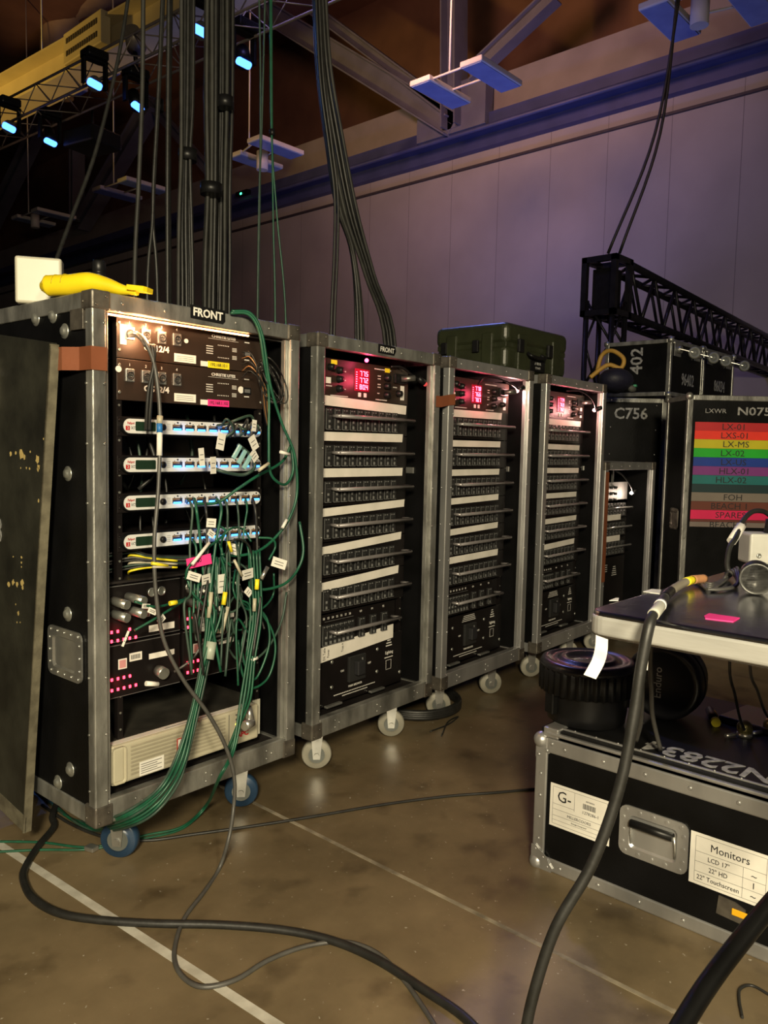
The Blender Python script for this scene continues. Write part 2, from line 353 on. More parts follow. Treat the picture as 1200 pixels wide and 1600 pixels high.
# ================================================================ LIGHTING TRUSS WITH BLUE HEADS
def ladder(mb, P0, P1, off, step, r, r2):
    d = P1 - P0; n = max(1, int(d.length / step)); 
    for i in range(n):
        a = P0 + d * (i / n); b = P0 + d * ((i + 1) / n)
        mb.cyl(a if i % 2 else a + off, b + off if i % 2 else b, r2, 6)
def box_truss(name, P0, P1, w, h, r, label, m, step=.35, cat='truss'):
    d = (P1 - P0).normalized()
    if abs(d.z) > .9: s = Vector((1, 0, 0)) ; u = Vector((0, 1, 0))
    else: s = Vector((d.y, -d.x, 0)).normalized(); u = Vector((0, 0, 1))
    root = thing(name, P0, 0, label, cat); P = P1 - P0; O = Vector((0, 0, 0))
    for a, b in ((0, 0), (1, 0), (0, 1), (1, 1)):
        o = s * w * a + u * h * b; MB().cyl(o, P + o, r, 10).build('chord', m, root)
    for o, off in ((O, u * h), (s * w, u * h), (O, s * w), (u * h, s * w)):
        mb = MB(); ladder(mb, o, P + o, off, step, r * .5, r * .5); mb.build('lattice', m, root)
    return root, s, u
TR = mat('truss_aluminium', (.26, .21, .17), .5, .4, (.18, .15, .12), 6)
p = G(0, 233, 5.45); q = G(500, 12, 5.45); d = (q - p).normalized()
box_truss('lighting_truss', p - d * 2.5, q + d * 4, .42, .32, .016, 'aluminium lighting truss crossing the top left corner with blue lights', TR, .36)
def moving_light(px, py, z, label, aim):
    p = G(px, py, z); r = thing('moving_light', p, 0, label, 'stage light')
    MB().box(-.13, .13, -.11, .11, .26, .36, .02).build('base', BPLAS, r)
    y = MB(); y.box(-.15, -.12, -.04, .04, -.04, .27, .005); y.box(.12, .15, -.04, .04, -.04, .27, .005); y.box(-.15, .15, -.04, .04, .24, .27); y.build('yoke', BPLAS, r)
    dv = (CP - p).normalized() * .8 + Vector(aim); dv.normalize(); h = MB(); h.cyl(-dv * .13, dv * .09, .07, 20, .085); hd = h.build('lamp_head', BPLAS, r)
    MB().prism(rrect(.17, .085, .03, 4), Matrix.Translation(dv * .088) @ dv.to_track_quat('Z', 'Y').to_matrix().to_4x4() @ Matrix.Rotation(-.35, 4, 'Z'), .012).build('lens', E_MOV, hd)
    spot('blue_beam', p + dv * .13, p + dv * 3, 45, 40, (.08, .3, 1), .05)
for a in [(14, 198, 5.3, 'leftmost blue stage light on the lighting truss', (0, 0, -.1)), (148, 130, 5.3, 'blue stage light hung between the girder fixture and the thick cables', (0, 0, -.1)),
          (314, 47, 5.3, 'brightest blue stage light beside the thickest cable bundle', (0, 0, -.1)), (380, 90, 5.2, 'blue stage light right of the thickest cable bundle', (.1, 0, -.7)),
          (78, 215, 5.2, 'dim blue stage light below the truss at the far left', (.1, 0, -.8)), (212, 158, 5.15, 'faint blue stage light turned down beside a roof brace', (.3, -.3, -1.2))]: moving_light(*a)
sp = thing('hanging_speaker', G(100, 205, 5.2) + Vector((.4, 0, 0)), .2, 'dark box hanging under the lighting truss beside the dim blue light', 'speaker')
MB().box(-.25, .25, -.30, .30, -.12, .10, .03).build('cabinet', BPLAS, sp); MB().cyl((0, 0, .1), (0, 0, .4), .02, 8).build('hanger', BPLAS, sp)
p = G(210, 62, 6.3); r = thing('flood_light', p, 0, 'small round unlit floodlight clamped above the lighting truss', 'light')
MB().cyl((-.1, -.1, .05), (.08, .08, -.05), .10, 16, .13).build('lamp_head', TR, r); MB().cyl((0, 0, -.05), (.1, .1, -.4), .03, 8).build('bracket', BPLAS, r)

# ================================================================ BLACK GOALPOST TRUSS, RIGHT
KT = mat('black_powder_truss', (.018, .018, .024), .35, .3, (.012, .012, .016), 10, spec=0.3)
T0 = D(960, 400, 8.4); T0.z = 0
box_truss('truss_tower', Vector((T0.x, T0.y - .0, 0)), Vector((T0.x, T0.y, 2.75)), .30, .30, .030, 'upright black truss tower holding the sloping looking black truss', KT, .42)
Q = D(945, 400, 8.4); tz = 2.62
blk = thing('sleeve_block', (T0.x + .15, T0.y + .15, 2.58), 0, 'black corner block on top of the truss tower', 'truss corner')
s_ = MB()
for x in (-.17, .17):
    for y in (-.17, .17): s_.box(x - .03, x + .03, y - .03, y + .03, 0, .62)
for z in (0, .56):
    s_.box(-.20, .20, -.20, -.14, z, z + .06); s_.box(-.20, .20, .14, .20, z, z + .06); s_.box(-.20, -.14, -.20, .20, z, z + .06); s_.box(.14, .20, -.20, .20, z, z + .06)
s_.build('frame', KT, blk); MB().box(-.11, .11, -.11, .11, .08, .5).build('motor_cover', BPLAS, blk)
box_truss('truss_beam', Vector((T0.x + .38, T0.y + .3, tz)), Vector((T0.x + 9.5, T0.y + 1.0, tz)), .30, .54, .040, 'long black truss beam running to the right edge', KT, .36)
for i, (a, b) in enumerate([((1064, -20), (950, 396)), ((1060, -20), (968, 396))]):
    mid = ((a[0] * .45 + b[0] * .55) + 22, a[1] * .45 + b[1] * .55)
    cable('hoist_cable', [D(*a, 8.0), D(*mid, 8.2), D(*b, 8.4)], .016, BRUB, 'thin dark hoist cables rising from the truss tower to the ceiling', 'cable', 'hoist cables above the truss tower')

# ================================================================ CASTERS, HANDLES, RIVETS
def rivet_row(mb, pts, n, r=.0045, h=.0022):
    n = Vector(n)
    for p in pts: p = Vector(p); mb.cyl(p, p + n * h, r, 8, r * .6)
def caster(parent, x, y, top, ang, wm, R=.052, t=.034):
    r = MB(); M0 = Matrix.Translation((x, y, 0)) @ Matrix.Rotation(ang, 4, 'Z')
    r.box(-.045, .045, -.04, .04, top - .006, top, M=M0)
    for sgn in (-1, 1): r.prism([(-.012, R - .014), (.012, R - .014), (.022, top - .02), (-.022, top - .02)], M0 @ Matrix.Translation((0, sgn * (t / 2 + .006) + .0015, 0)) @ Matrix.Rotation(PI / 2, 4, 'X'), .003)
    r.box(-.036, .036, -t / 2 - .008, t / 2 + .008, top - .024, top - .006, M=M0)
    c0 = M0 @ Vector((0, -t / 2 - .013, R)); c1 = M0 @ Vector((0, t / 2 + .013, R)); r.cyl(c0, c1, .009, 10)
    o = r.build('caster', ZINC, parent)
    M1 = M0 @ Matrix.Translation((0, 0, R)) @ Matrix.Rotation(PI / 2, 4, 'X')
    MB().lathe([(.018, -t / 2), (R * .62, -t / 2), (R * .66, -t / 2 + .004), (R * .9, -t / 2), (R, -t / 2 + .008), (R, t / 2 - .008), (R * .9, t / 2), (R * .66, t / 2 - .004), (R * .62, t / 2), (.018, t / 2)], M1, 28).build('wheel', wm, o)
    MB().cyl(M1 @ Vector((0, 0, -t / 2 - .002)), M1 @ Vector((0, 0, t / 2 + .002)), R * .55, 20).build('hub', mat_hub, o)
mat_hub = mat('hub_grey', (.13, .14, .13), .4, .3)
def recessed_handle(parent, M, w=.17, h=.125, m=None, grip=BPLAS, bar=True):
    m = m or ZINC; r = MB(); o = rrect(w, h, .02, 4); i_ = rrect(w * .70, h * .66, .012, 4)
    a = [r.b.verts.new(M @ Vector((x, y, .005))) for x, y in o]; c = [r.b.verts.new(M @ Vector((x, y, .0055))) for x, y in i_]; e = [r.b.verts.new(M @ Vector((x * .90, y * .88, .0008))) for x, y in i_]
    a0 = [r.b.verts.new(M @ Vector((x, y, .0))) for x, y in o]; k = len(a)
    for q in range(k):
        j = (q + 1) % k; r.b.faces.new((a0[q], a0[j], a[j], a[q])); r.b.faces.new((a[q], a[j], c[j], c[q])); r.b.faces.new((c[q], c[j], e[j], e[q]))
    r.b.faces.new(e)
    for q in range(5):
        for sy in (-1, 1): x = -w * .4 + q * w * .2; r.cyl(M @ Vector((x, sy * h * .42, .005)), M @ Vector((x, sy * h * .42, .0075)), .0045, 8)
    for sy in (-.25, 0, .25):
        for sx in (-1, 1): r.cyl(M @ Vector((sx * w * .44, sy * h, .005)), M @ Vector((sx * w * .44, sy * h, .0075)), .0045, 8)
    hd = r.build('recessed_handle', m, parent)
    if bar:
        MB().cyl(M @ Vector((-w * .31, h * .20, .014)), M @ Vector((w * .31, h * .20, .014)), .010, 12).build('grip', grip, hd)
        b = MB(); 
        for sx in (-1, 1): b.tube([M @ Vector((sx * w * .31, h * .2, .008)), M @ Vector((sx * w * .325, -h * .05, .006)), M @ Vector((sx * w * .32, -h * .25, .002))], .003, 6)
        b.build('bail', ZINC, hd)
    return hd

# ================================================================ EQUIPMENT RACKS
Z0 = .155
def make_rack(name, loc, rz, label, alu, wheel, W=.68, DP=.75, H=1.325, cap=STEEL, cast=True, wang=(0, 0, 0, 0), caps_low=.055, Zb=Z0, pw=.038):
    r = thing(name, loc, rz, label, 'equipment rack'); z0, z1 = Zb, Zb + H; t = .012
    MB().box(.006, .006 + t, .02, DP - .02, z0 + .01, z1 - .01).build('side_panel', BLK, r)
    MB().box(W - .006 - t, W - .006, .02, DP - .02, z0 + .01, z1 - .01).build('side_panel', BLK, r)
    MB().box(.006 + t, W - .006 - t, .02, DP - .02, z1 - .004 - t, z1 - .004).build('top_panel', BLK, r)
    MB().box(.006 + t, W - .006 - t, .02, DP - .02, z0 + .03, z0 + .03 + t).build('base_panel', INS, r)
    MB().box(.02, W - .02, DP - .02 - t, DP - .02, z0 + .01, z1 - .01).build('back_panel', INS, r)
    for sx in (0, 1):                                   # double liner lips that show inside the front opening
        x = W - pw - .012 if sx else pw
        MB().box(x, x + .012, .012, .03, z0 + .05, z1 - .045, .002).build('door_track', alu, r)
    d2 = .032
    for sx in (0, 1):
        for sy in (0, 1):
            x0 = W - pw if sx else 0; y0 = DP - d2 if sy else 0
            m = MB().box(x0, x0 + pw, y0, y0 + d2, z0, z1, .004)
            if not sy:
                rivet_row(m, [(x0 + (pw - .006 if not sx else .006), 0, z0 + .09 + i * .145) for i in range(9)], (0, -1, 0))
                if not sx: rivet_row(m, [(0, d2 - .006, z0 + .09 + i * .145) for i in range(9)], (-1, 0, 0))
            m.build('corner_extrusion', alu, r)
    for sy in (0, 1):
        y0 = DP - d2 if sy else 0
        m = MB().box(pw, W - pw, y0 + .001, y0 + d2, z1 - .043, z1 - .001, .003)
        if not sy: rivet_row(m, [(W * k, .001, z1 - .022) for k in (.12, .3, .46, .64, .82)], (0, -1, 0))
        m.build('top_rail', alu, r)
        m = MB().box(pw, W - pw, y0 + .001, y0 + d2, z0 + .001, z0 + .062, .003)
        if not sy:
            rivet_row(m, [(W * k, .001, z0 + h) for k in (.17, .5, .83) for h in (.018, .042)], (0, -1, 0))
            rivet_row(m, [(W * k + .02, .001, z0 + .03) for k in (.17, .5, .83)], (0, -1, 0))
        m.build('bottom_rail', alu, r)
    for sx in (0, 1):
        x0 = W - d2 if sx else 0
        MB().box(x0 + .001, x0 + d2, d2, DP - d2, z1 - .043, z1 - .001, .003).build('side_rail', alu, r)
        MB().box(x0 + .001, x0 + d2, d2, DP - d2, z0 + .001, z0 + .045, .003).build('side_rail', alu, r)
    for sx in (0, 1):
        for sz in (0, 1):
            x0 = W - .05 if sx else -.0015; zz = z1 - .045 if sz else z0 - .0015; hh = .0465 if sz else caps_low
            m = MB().box(x0, x0 + .0515, -.002, .05, zz, zz + hh, .005)
            rivet_row(m, [(x0 + .012, -.002, zz + .012), (x0 + .038, -.002, zz + .033)], (0, -1, 0), .004)
            if not sx: rivet_row(m, [(x0, .038, zz + .02)], (-1, 0, 0), .004)
            m.build('corner_cap', cap, r)
    if cast:
        for k, (cx, cy) in enumerate(((.13, .10), (W - .13, .10), (.13, DP - .10), (W - .13, DP - .10))): caster(r, cx, cy, z0 + .002, wang[k], wheel)
    return r
R1 = make_rack('equipment_rack', (.955, 1.815, 0), math.radians(2), 'tall worn silver and black rack full of tangled green cables', ALU, BLUEW, wang=(-.95, -.75, .3, 1.2))
R2 = make_rack('power_rack', (1.745, 1.88, 0), math.radians(3.5), 'silver edged black power rack beside the green cable rack, worn grey front', ALU, GREYW, wang=(-.8, -.85, .3, 1.2))
R3 = make_rack('power_rack', (2.485, 1.925, 0), math.radians(3.6), 'bright silver edged power rack under the olive green case, third in the row', ALU2, GREYW, cap=STEEL, wang=(-.8, -.75, .3, 1.2))
R4 = make_rack('power_rack', (3.28, 1.97, 0), math.radians(3.6), 'fourth tall power rack in the row with a bent black lamp inside', ALU2, GREYW, wang=(-.8, -.75, .3, 1.2))
R5 = make_rack('power_rack', (4.0, 2.02, 0), 0, 'short power rack at the end of the row with a long brown tape strip', ALU2, GREYW, W=.64, DP=.45, H=.915, wang=(-.8, -.75, .3, 1.2))
def big_bolt(parent, M, r=.013):
    MB().lathe([(r * 1.5, 0), (r * 1.5, .002), (r * 1.25, .0035), (r, .004), (r * .8, .009), (r * .35, .011), (.0005, .011)], M, 16).build('bolt_head', RIV, parent)
# rack 1 left side details
for y, z in [(.284, 1.28), (.194, 1.28), (.137, 1.237), (.128, .883), (.135, .524), (.13, .116), (.194, .063)]: big_bolt(R1, FL(.006, y, Z0 + z))
recessed_handle(R1, FL(.004, .145, Z0 + .42), .17, .13, bar=False)
MB().box(-.001, .008, .04, .10, Z0 + 1.235, Z0 + 1.285, .001).build('reinforcing_plate', STEEL, R1)
for rk in (R2, R3):
    recessed_handle(rk, frame((.68 - .004, .09, Z0 + .62), (0, 1, 0), (0, 0, 1)), .10, .14, bar=False)
# FRONT stickers
def front_sticker(rk, x, z, torn):
    k = MB().prism([(-.057, -.017), (.05, -.020), (.058, -.012), (.057, .017), (-.057, .018)] if not torn else [(-.05, -.014), (.04, -.016), (.05, .0), (.045, .015), (.01, .017), (-.05, .016)], FR(x, -.0006, z), .0006).build('front_sticker', BPLAS, rk)
    text('FRONT' if not torn else 'FRONT', .030 if not torn else .024, FR(x, -.0014, z - .001) @ Matrix.Rotation(-.02, 4, 'Z'), WINK if torn else WHITE, k, bold=.0003 if torn else .0008)
front_sticker(R1, .338, Z0 + 1.313, False); front_sticker(R2, .35, Z0 + 1.306, True)
# light strip inside the top of rack 1
MB().box(.04, .64, .028, .036, Z0 + 1.274, Z0 + 1.281).build('light_strip_channel', INS, R1)
ls = MB().box(.042, .50, .022, .029, Z0 + 1.2745, Z0 + 1.2785).build('light_strip', E_STRIP, R1)
for k in range(4): point('strip_diode', R1.matrix_basis @ Vector((.10 + k * .045, .037, Z0 + 1.263)), .28, (1, .52, .24), .004)
for z_, xx_ in ((.955, .30), (.86, .30), (.76, .30)): MB().box(.12, .56, .26, .268, Z0 + z_ - .028, Z0 + z_ + .026).build('blank_plate', BROWNP, R1)
point('strip_glow', R1.matrix_basis @ Vector((.16, .0, Z0 + 1.24)), 2.0, (1, .48, .22), .03)

def W1(x, y, z): return R1.matrix_basis @ Vector((x, y, z + Z0))
def RP(px, py, r):                       # photo ray onto a plane r metres behind the front of rack 1, world point
    nrm = R1.matrix_basis.to_3x3() @ Vector((0, 1, 0)); o = R1.location + nrm * r; d = ray(px, py); return CP + d * ((o - CP).dot(nrm) / d.dot(nrm))
for o in (R1, R2, R3, R4, R5): o.matrix_basis  # transforms are final
# vertical punched rack rails
def rack_rails(rk, r, xl=.0987 - .001, H=1.325, W=.68):
    for x in (W / 2 - .2413, W / 2 + .2413 - .016):
        m = MB().box(x, x + .016, r + .004, r + .02, Z0 + .062, Z0 + H - .045)
        o = m.build('mounting_rail', BPAN, rk); d = MB()
        for k in range(int((H - .14) / .0445)):
            d.cyl((x + .008, r + .004, Z0 + .08 + k * .0445), (x + .008, r + .0025, Z0 + .08 + k * .0445), .0032, 8)
        d.build('screws', RIV, o)
rack_rails(R1, .055)
# ------------------------------------------------ gear in rack 1 (each unit can be lifted out: a thing of its own)
YF = .055
PC = .34                                  # centre of the 19 inch opening
def dev(name, z, label, cat, group=None):
    return thing(name, R1.matrix_basis @ Vector((PC, YF, Z0 + z)), R1.rotation_euler.z, label, cat, group)
def xlr(parent, x, z):
    k = MB().box(x - .013, x + .013, -.004, 0, z - .0165, z + .0165, .0015)
    for sx, sz in ((-1, 1), (1, -1), (1, 1), (-1, -1)): k.cyl((x + sx * .0095, -.004, z + sz * .0125), (x + sx * .0095, -.0052, z + sz * .0125), .002, 8)
    o = k.build('panel_socket', ZINC, parent)
    MB().lathe([(.0105, 0), (.0105, .0025), (.008, .0028), (.008, -.001)], FR(x, -.004, z - .0005), 20).build('socket_hole', INK, o)
    pn = MB()
    for a in (.5, 1.6, 2.6, 3.8, 5.4): pn.cyl((x + .0045 * math.cos(a), -.0045, z + .0045 * math.sin(a)), (x + .0045 * math.cos(a), -.007, z + .0045 * math.sin(a)), .0008, 6)
    pn.build('pins', ZINC, o)
def relay(z, label, ip, ipm, first):
    d = dev('relay_controller', z, label, 'rack unit')
    MB().box(-.2413, .2413, 0, .003, -.052, .052, .001).build('faceplate', BROWNP, d)
    MB().box(-.215, .215, .003, .32, -.049, .049).build('chassis', BPAN, d)
    for k in range(4):
        x = -.205 + k * .0475; xlr(d, x, .012)
        text(str(k + 1), .010, FR(x, -.0006, .038), WINK, d)
    text('OS12/4', .022, FR(-.125, -.0006, -.019), WINK, d, sx=1.15, bold=.0006)
    text('CHRISTIE LITES', .011, FR(.095, -.0006, .036), WINK, d, sx=1.15, bold=.0003)
    b = MB(); b.box(.042, .148, -.0005, 0, .0285, .0293)
    for k in range(4): b.box(.035, .058, -.0005, 0, .006 - k * .0065, .0085 - k * .0065)
    for k in range(7): b.box(.075 + k * .006, .0775 + k * .006, -.0005, 0, .012, .0145); b.box(.075 + k * .006, .0775 + k * .006, -.0005, 0, -.022, -.0195)
    for k in range(3):
        b.box(.126, .142, -.0005, 0, .008 - k * .004, .010 - k * .004); b.box(.126, .142, -.0005, 0, -.014 - k * .004, -.012 - k * .004)
    b.box(.171, .189, -.0005, 0, .030, .033); b.box(.171, .189, -.0005, 0, -.020, -.017)
    b.build('printed_legends', WINK, d)
    MB().box(-.070, -.0, -.0008, 0, -.046, -.024).build('paper_label', WHITE, d)
    t = MB(); 
    for k in range(3): t.box(-.064, -.008, -.0012, -.0008, -.031 - k * .005, -.030 - k * .005)
    t.build('fine_print', GINK, d)
    MB().box(.016, .048, -.0008, 0, -.050, -.036).build('paper_label', WHITE, d)
    tp = MB().box(.040, .115, -.0012, 0, -.052, -.034).build('tape_label', ipm, d)
    text(ip, .0125, FR(.078, -.0016, -.043), INK, tp, sx=.95)
    po = MB().box(.165, .195, -.003, 0, -.012, .008, .001).build('power_socket', BPLAS, d); MB().box(.170, .190, -.0036, -.003, -.007, .003).build('socket_hole', GINK, po)
    s = MB(); rivet_row(s, [(-.234, 0, .036), (-.234, 0, -.032), (.234, 0, .036), (.234, 0, -.032)], (0, -1, 0), .005); s.build('screws', RIV, d)
    if first:
        MB().box(-.232, -.214, -.001, 0, -.018, .032).build('paper_label', WHITE, d)
        MB().cyl((-.033, -.003, .012), (-.033, 0, .012), .006, 12).build('indicator', WHITE, d)
    else:
        MB().cyl((-.238, -.004, .025), (-.238, 0, .025), .008, 14).build('push_button', WHITE, d); MB().cyl((.158, -.002, -.0), (.158, 0, -.0), .010, 16).build('round_sticker', WHITE, d)
relay(1.230, 'brown black relay panel with a yellow tape label, uppermost in the green cable rack', '192.168.10.1', YTAPE, True)
relay(1.124, 'brown black relay panel with a pink tape label, second from the top', '192.168.1.102', PTAPE, False)
def octo(z, label):
    d = dev('data_splitter', z, label, 'rack unit', 'white data splitters in the green cable rack')
    e = MB(); e.box(-.2413, .2413, 0, .003, -.026, .024, .001); rivet_row(e, [(s * .235, 0, h) for s in (-1, 1) for h in (-.014, .014)], (0, -1, 0), .004); e.build('rack_ear', BPAN, d)
    MB().box(-.22, .22, .003, .22, -.023, .020).build('chassis', BPAN, d)
    MB().prism(rrect(.462, .043, .021, 6), FR(-.004, 0, 0), .014).build('fascia_rim', BPLAS, d)
    MB().prism(rrect(.456, .037, .018, 6), FR(-.004, -.014, 0), .001).build('fascia', WPAN, d)
    MB().prism(rrect(.060, .024, .003, 3), FR(-.168, -.0150, 0), .0012).build('display', LCD, d)
    text('Pathport', .0095, FR(-.211, -.0156, .0072), RED, d, sx=.62); text('OCTO', .0100, FR(-.2025, -.0156, -.005), GINK, d, sx=.62)
    MB().box(-.226, -.2145, -.0156, -.015, -.011, .000).build('logo', RED, d); text('2', .010, FR(-.220, -.0160, -.0055), WINK, d)
    MB().lathe([(.0085, 0), (.0085, .006), (.006, .009), (.0005, .009)], FR(-.117, -.015, 0), 18).build('knob', BPLAS, d)
    b = MB()
    for k in range(4): b.box(-.103, -.092, -.0154, -.015, .008 - k * .005, .009 - k * .005)
    b.build('printed_legends', GINK, d)
    for k in range(8):
        x = -.070 + k * .0395
        o = MB().box(x - .0155, x + .0155, -.0158, -.015, -.006, .008).build('data_port', INK, d)
        MB().box(x - .0145, x + .006, -.0175, -.0158, .003, .007, .0005).build('contacts', COPP, o)
        MB().box(x - .0135, x + .0115, -.0172, -.0158, -.0075, -.002, .0005).build('port_light', E_BLUE, o)
        n = MB(); n.cyl((x, -.0155, .0135), (x, -.017, .0135), .0024, 8); n.cyl((x - .010, -.0155, .010), (x - .010, -.017, .010), .0012, 6); n.cyl((x + .010, -.0155, .010), (x + .010, -.017, .010), .0012, 6); n.build('indicator', INK, o)
    point('port_glow', R1.matrix_basis @ Vector((PC - .055, YF - .03, Z0 + z - .004)), .018, (.1, .35, 1), .01)
    point('port_glow', R1.matrix_basis @ Vector((PC + .06, YF - .03, Z0 + z - .004)), .014, (.1, .35, 1), .01)
for z, s in ((1.007, 'top white data splitter, right below the two relay panels'), (.908, 'second white data splitter from the top with clear plugs hanging at its right'),
             (.810, 'third white data splitter from the top with green leads drooping from its sockets'), (.709, 'lowest white data splitter, just above the pink cable flag')): octo(z, s)
# half width power supplies with red leds
for ix, (x0, x1) in enumerate(((-.275, -.048), (-.040, .16))):
    for iz, (za_, zb_) in enumerate(((.449 - .002, .598), (.300, .443))):
        w_ = x1 - x0; lab = ['upper left', 'lower left', 'upper right', 'lower right'][ix * 2 + iz]
        d = thing('data_node', R1.matrix_basis @ Vector((PC + x0, YF + .002, Z0 + za_)), R1.rotation_euler.z, 'black box with red lights, %s of the four behind the green tangle' % lab, 'rack unit'); h = zb_ - za_
        # real vertical split: led rows low, sockets high
        MB().box(0, w_, 0, .30, 0, h, .003).build('chassis', BPAN, d)
        bz = MB(); bz.box(.002, w_ - .002, -.001, 0, h - .004, h - .002); bz.box(.002, w_ - .002, -.001, 0, .002, .0035); bz.build('edge_line', GINK, d)
        led = [(k, z_) for z_, ks in ((-.002 + .031, (0, 1, 3)), (.004, (0, 1, 2, 3, 4))) for k in ks]
        if iz: led = [(k, z_) for z_, ks in ((.052, (0, 1, 2, 3)), (.024, (0, 1, 2, 3, 4))) for k in ks]
        else: led = [(k, z_ + .0) for z_, ks in ((.030, (0, 1, 3)), (.006, (0, 1, 2, 3, 4))) for k in ks]
        if ix: led = [q for q in led if q[0] < 3]
        xs0 = .016
        for k, z_ in led: MB().box(xs0 + k * .0175 - .003, xs0 + k * .0175 + .003, -.003, 0, z_ - .004, z_ + .004, .001).build('red_light', E_RED, d)
        point('red_glow', R1.matrix_basis @ Vector((PC + x0 + .05, YF - .03, Z0 + za_ + .03)), .02, (1, .03, .05), .01)
        MB().box(w_ - .100 if not ix else w_ - .075, w_ - .02, -.001, 0, .012 if iz == 0 else .085, .030 if iz == 0 else .100).build('paper_label', WHITE, d)
        pl = MB().box(.105 - iz * .07, .130 - iz * .07, -.001, 0, .055 + iz * .02, .082 + iz * .02).build('inspection_sticker', WHITE, d)
        MB().box(.108 - iz * .07, .127 - iz * .07, -.0014, -.001, .058 + iz * .02, .079 + iz * .02).build('sticker_print', mat('pink_print', (.55, .25, .25), .6), pl)
        if iz == 0:
            for x_, z_, L_ in ((.02, .112, .05), (.062, .118, .06), (.02, .078, .05), (.062, .084, .06)):
                if x_ > w_ - .05: continue
                MB().cyl((x_, -.002, z_), (x_ + .012, -L_, z_ - .006), .012, 14).build('plug', RIV, d)
            for x_ in ((.135, .165) if not ix else (.02, .12)):
                MB().lathe([(.0125, 0), (.0125, .004), (.010, .005), (.009, .001)], FR(x_, 0, .120), 18).build('panel_socket', RIV, d)
        else:
            if not ix: MB().cyl((.155, -.002, .05), (.155, -.03, .046), .016, 16).build('plug', RIV, d)
            q = MB(); 
            for k in range(9): q.box(.072 + k * .0032, .0735 + k * .0032, -.0018, -.001, .095, .107)
            MB().box(.068, .105, -.0012, 0, .090, .112).build('paper_label', WHITE, d); q.build('barcode', INK, d)
# shelf slab on top of the nodes
d = dev('rack_shelf', .602, 'flat black shelf above the red light boxes in the green cable rack', 'shelf')
MB().box(-.275, .2413, -.002, .30, 0, .006).build('tray', INS, d)
# UPS
d = dev('power_supply', .079, 'beige power supply with louvred front at the bottom of the green cable rack', 'power supply')
MB().box(-.275, .2413, .0, .50, 0, .110, .003).build('chassis', DUST, d)
MB().box(-.278, .212, -.030, .003, .002, .108, .006).build('bezel', BEIGE, d)
MB().box(-.280, -.240, -.0315, -.028, .006, .104, .008).build('grip_cover', BEIGE, d)
v = MB()
for k in range(8): v.box(-.225, .085, -.0325, -.030, .018 + k * .0105, .0235 + k * .0105, .001)
v.build('louvres', mat('beige_louvre', (.33, .30, .22), .5), d)
k = MB().box(-.200, -.125, -.0335, -.032, .008, .046).build('paper_label', WHITE, d)
q = MB()
for j in range(5): q.box(-.196, -.132 - (j % 2) * .014, -.0337, -.0335, .014 + j * .006, .0158 + j * .006)
q.build('fine_print', GINK, k)
k = MB().box(-.083, -.050, -.0335, -.032, .040, .078).build('inspection_sticker', mat('red_border', (.5, .05, .04), .6), d)
MB().box(-.080, -.053, -.0337, -.0335, .043, .075).build('sticker_paper', WHITE, k)
text('APC', .020, FR(.150, -.0306, .030), RED, d, sx=1.2, bold=.0008)
MB().box(.098, .1, -.0306, -.03, .01, .10).build('panel_seam', GINK, d)
for z in (.052, .066, .080, .094): MB().cyl((.125, -.0305, z), (.125, -.0315, z), .003, 8).build('indicator', E_YG if z == .066 else GINK, d)
MB().box(.212, .2413, -.002, .0, .0, .110).build('rack_ear', CREAM, d)
q = MB(); q.box(-.27, .2, -.022, .01, .1085, .1092); k = q.build('white_tape', TAPEW, d)
q = MB(); q.box(-.11, -.03, -.015, -.013, .1093, .1096); q.box(.0, .05, -.015, -.013, .1093, .1096); q.box(-.03, -.028, -.02, -.004, .1093, .1096); q.build('pen_marks', INK, k)
# boxes/blank metal and hanging cables deep in rack 1
for i in range(26):
    x = random.uniform(.10, .30 if i % 2 else .5); z1_ = random.choice((1.0, .95, .86, .76)); z2_ = z1_ - random.uniform(.08, .16); yy = random.uniform(.12, .28)
    cable('internal_cable', [W1(x, yy, z1_ + .05), W1(x + random.uniform(-.03, .03), yy - .02, (z1_ + z2_) / 2), W1(x + random.uniform(-.03, .05), yy, z2_)], random.choice((.003, .004, .006)), random.choice((BRUB, GREYCAB, BRUB, GREEND)),
          'loose internal cables in the dark gaps between the white data splitters', 'cable', 'internal cables behind the data splitters', 4, 6)

# ------------------------------------------------ power racks 2-4: all panels belong to the unit
SEG = {'0': 'abcdef', '1': 'bc', '2': 'abged', '3': 'abgcd', '4': 'fgbc', '5': 'afgcd', '6': 'afgedc', '7': 'abc', '8': 'abcdefg', '9': 'abcfgd'}
def seven(mb, s, x, z, y, w=.011, h=.017, t=.0022):
    for ch in s:
        if ch == '.': mb.box(x - .0032, x - .0010, y - .0006, y, z, z + t); continue
        for g in SEG[ch]:
            bx = {'a': (x, x + w, z + h - t, z + h), 'g': (x, x + w, z + h / 2 - t / 2, z + h / 2 + t / 2), 'd': (x, x + w, z, z + t), 'f': (x, x + t, z + h / 2, z + h), 'b': (x + w - t, x + w, z + h / 2, z + h), 'e': (x, x + t, z, z + h / 2), 'c': (x + w - t, x + w, z, z + h / 2)}[g]
            mb.box(bx[0], bx[1], y - .0006, y, bx[2], bx[3])
        x += w + .0055
BK = mat('breaker_black', (.020, .020, .020), .35); BKG = mat('breaker_grey_print', (.17, .17, .165), .5)
GBAR = mat('grey_guard_bar', (.32, .30, .30), .35, .5)
def knob(parent, x, z, y, r=.012, m=None): MB().lathe([(r * 1.1, 0), (r, .004), (r * .85, .018), (r * .5, .020), (.0005, .020)], FR(x, y, z), 14).build('knob', m or BPLAS, parent)
_brk = {}
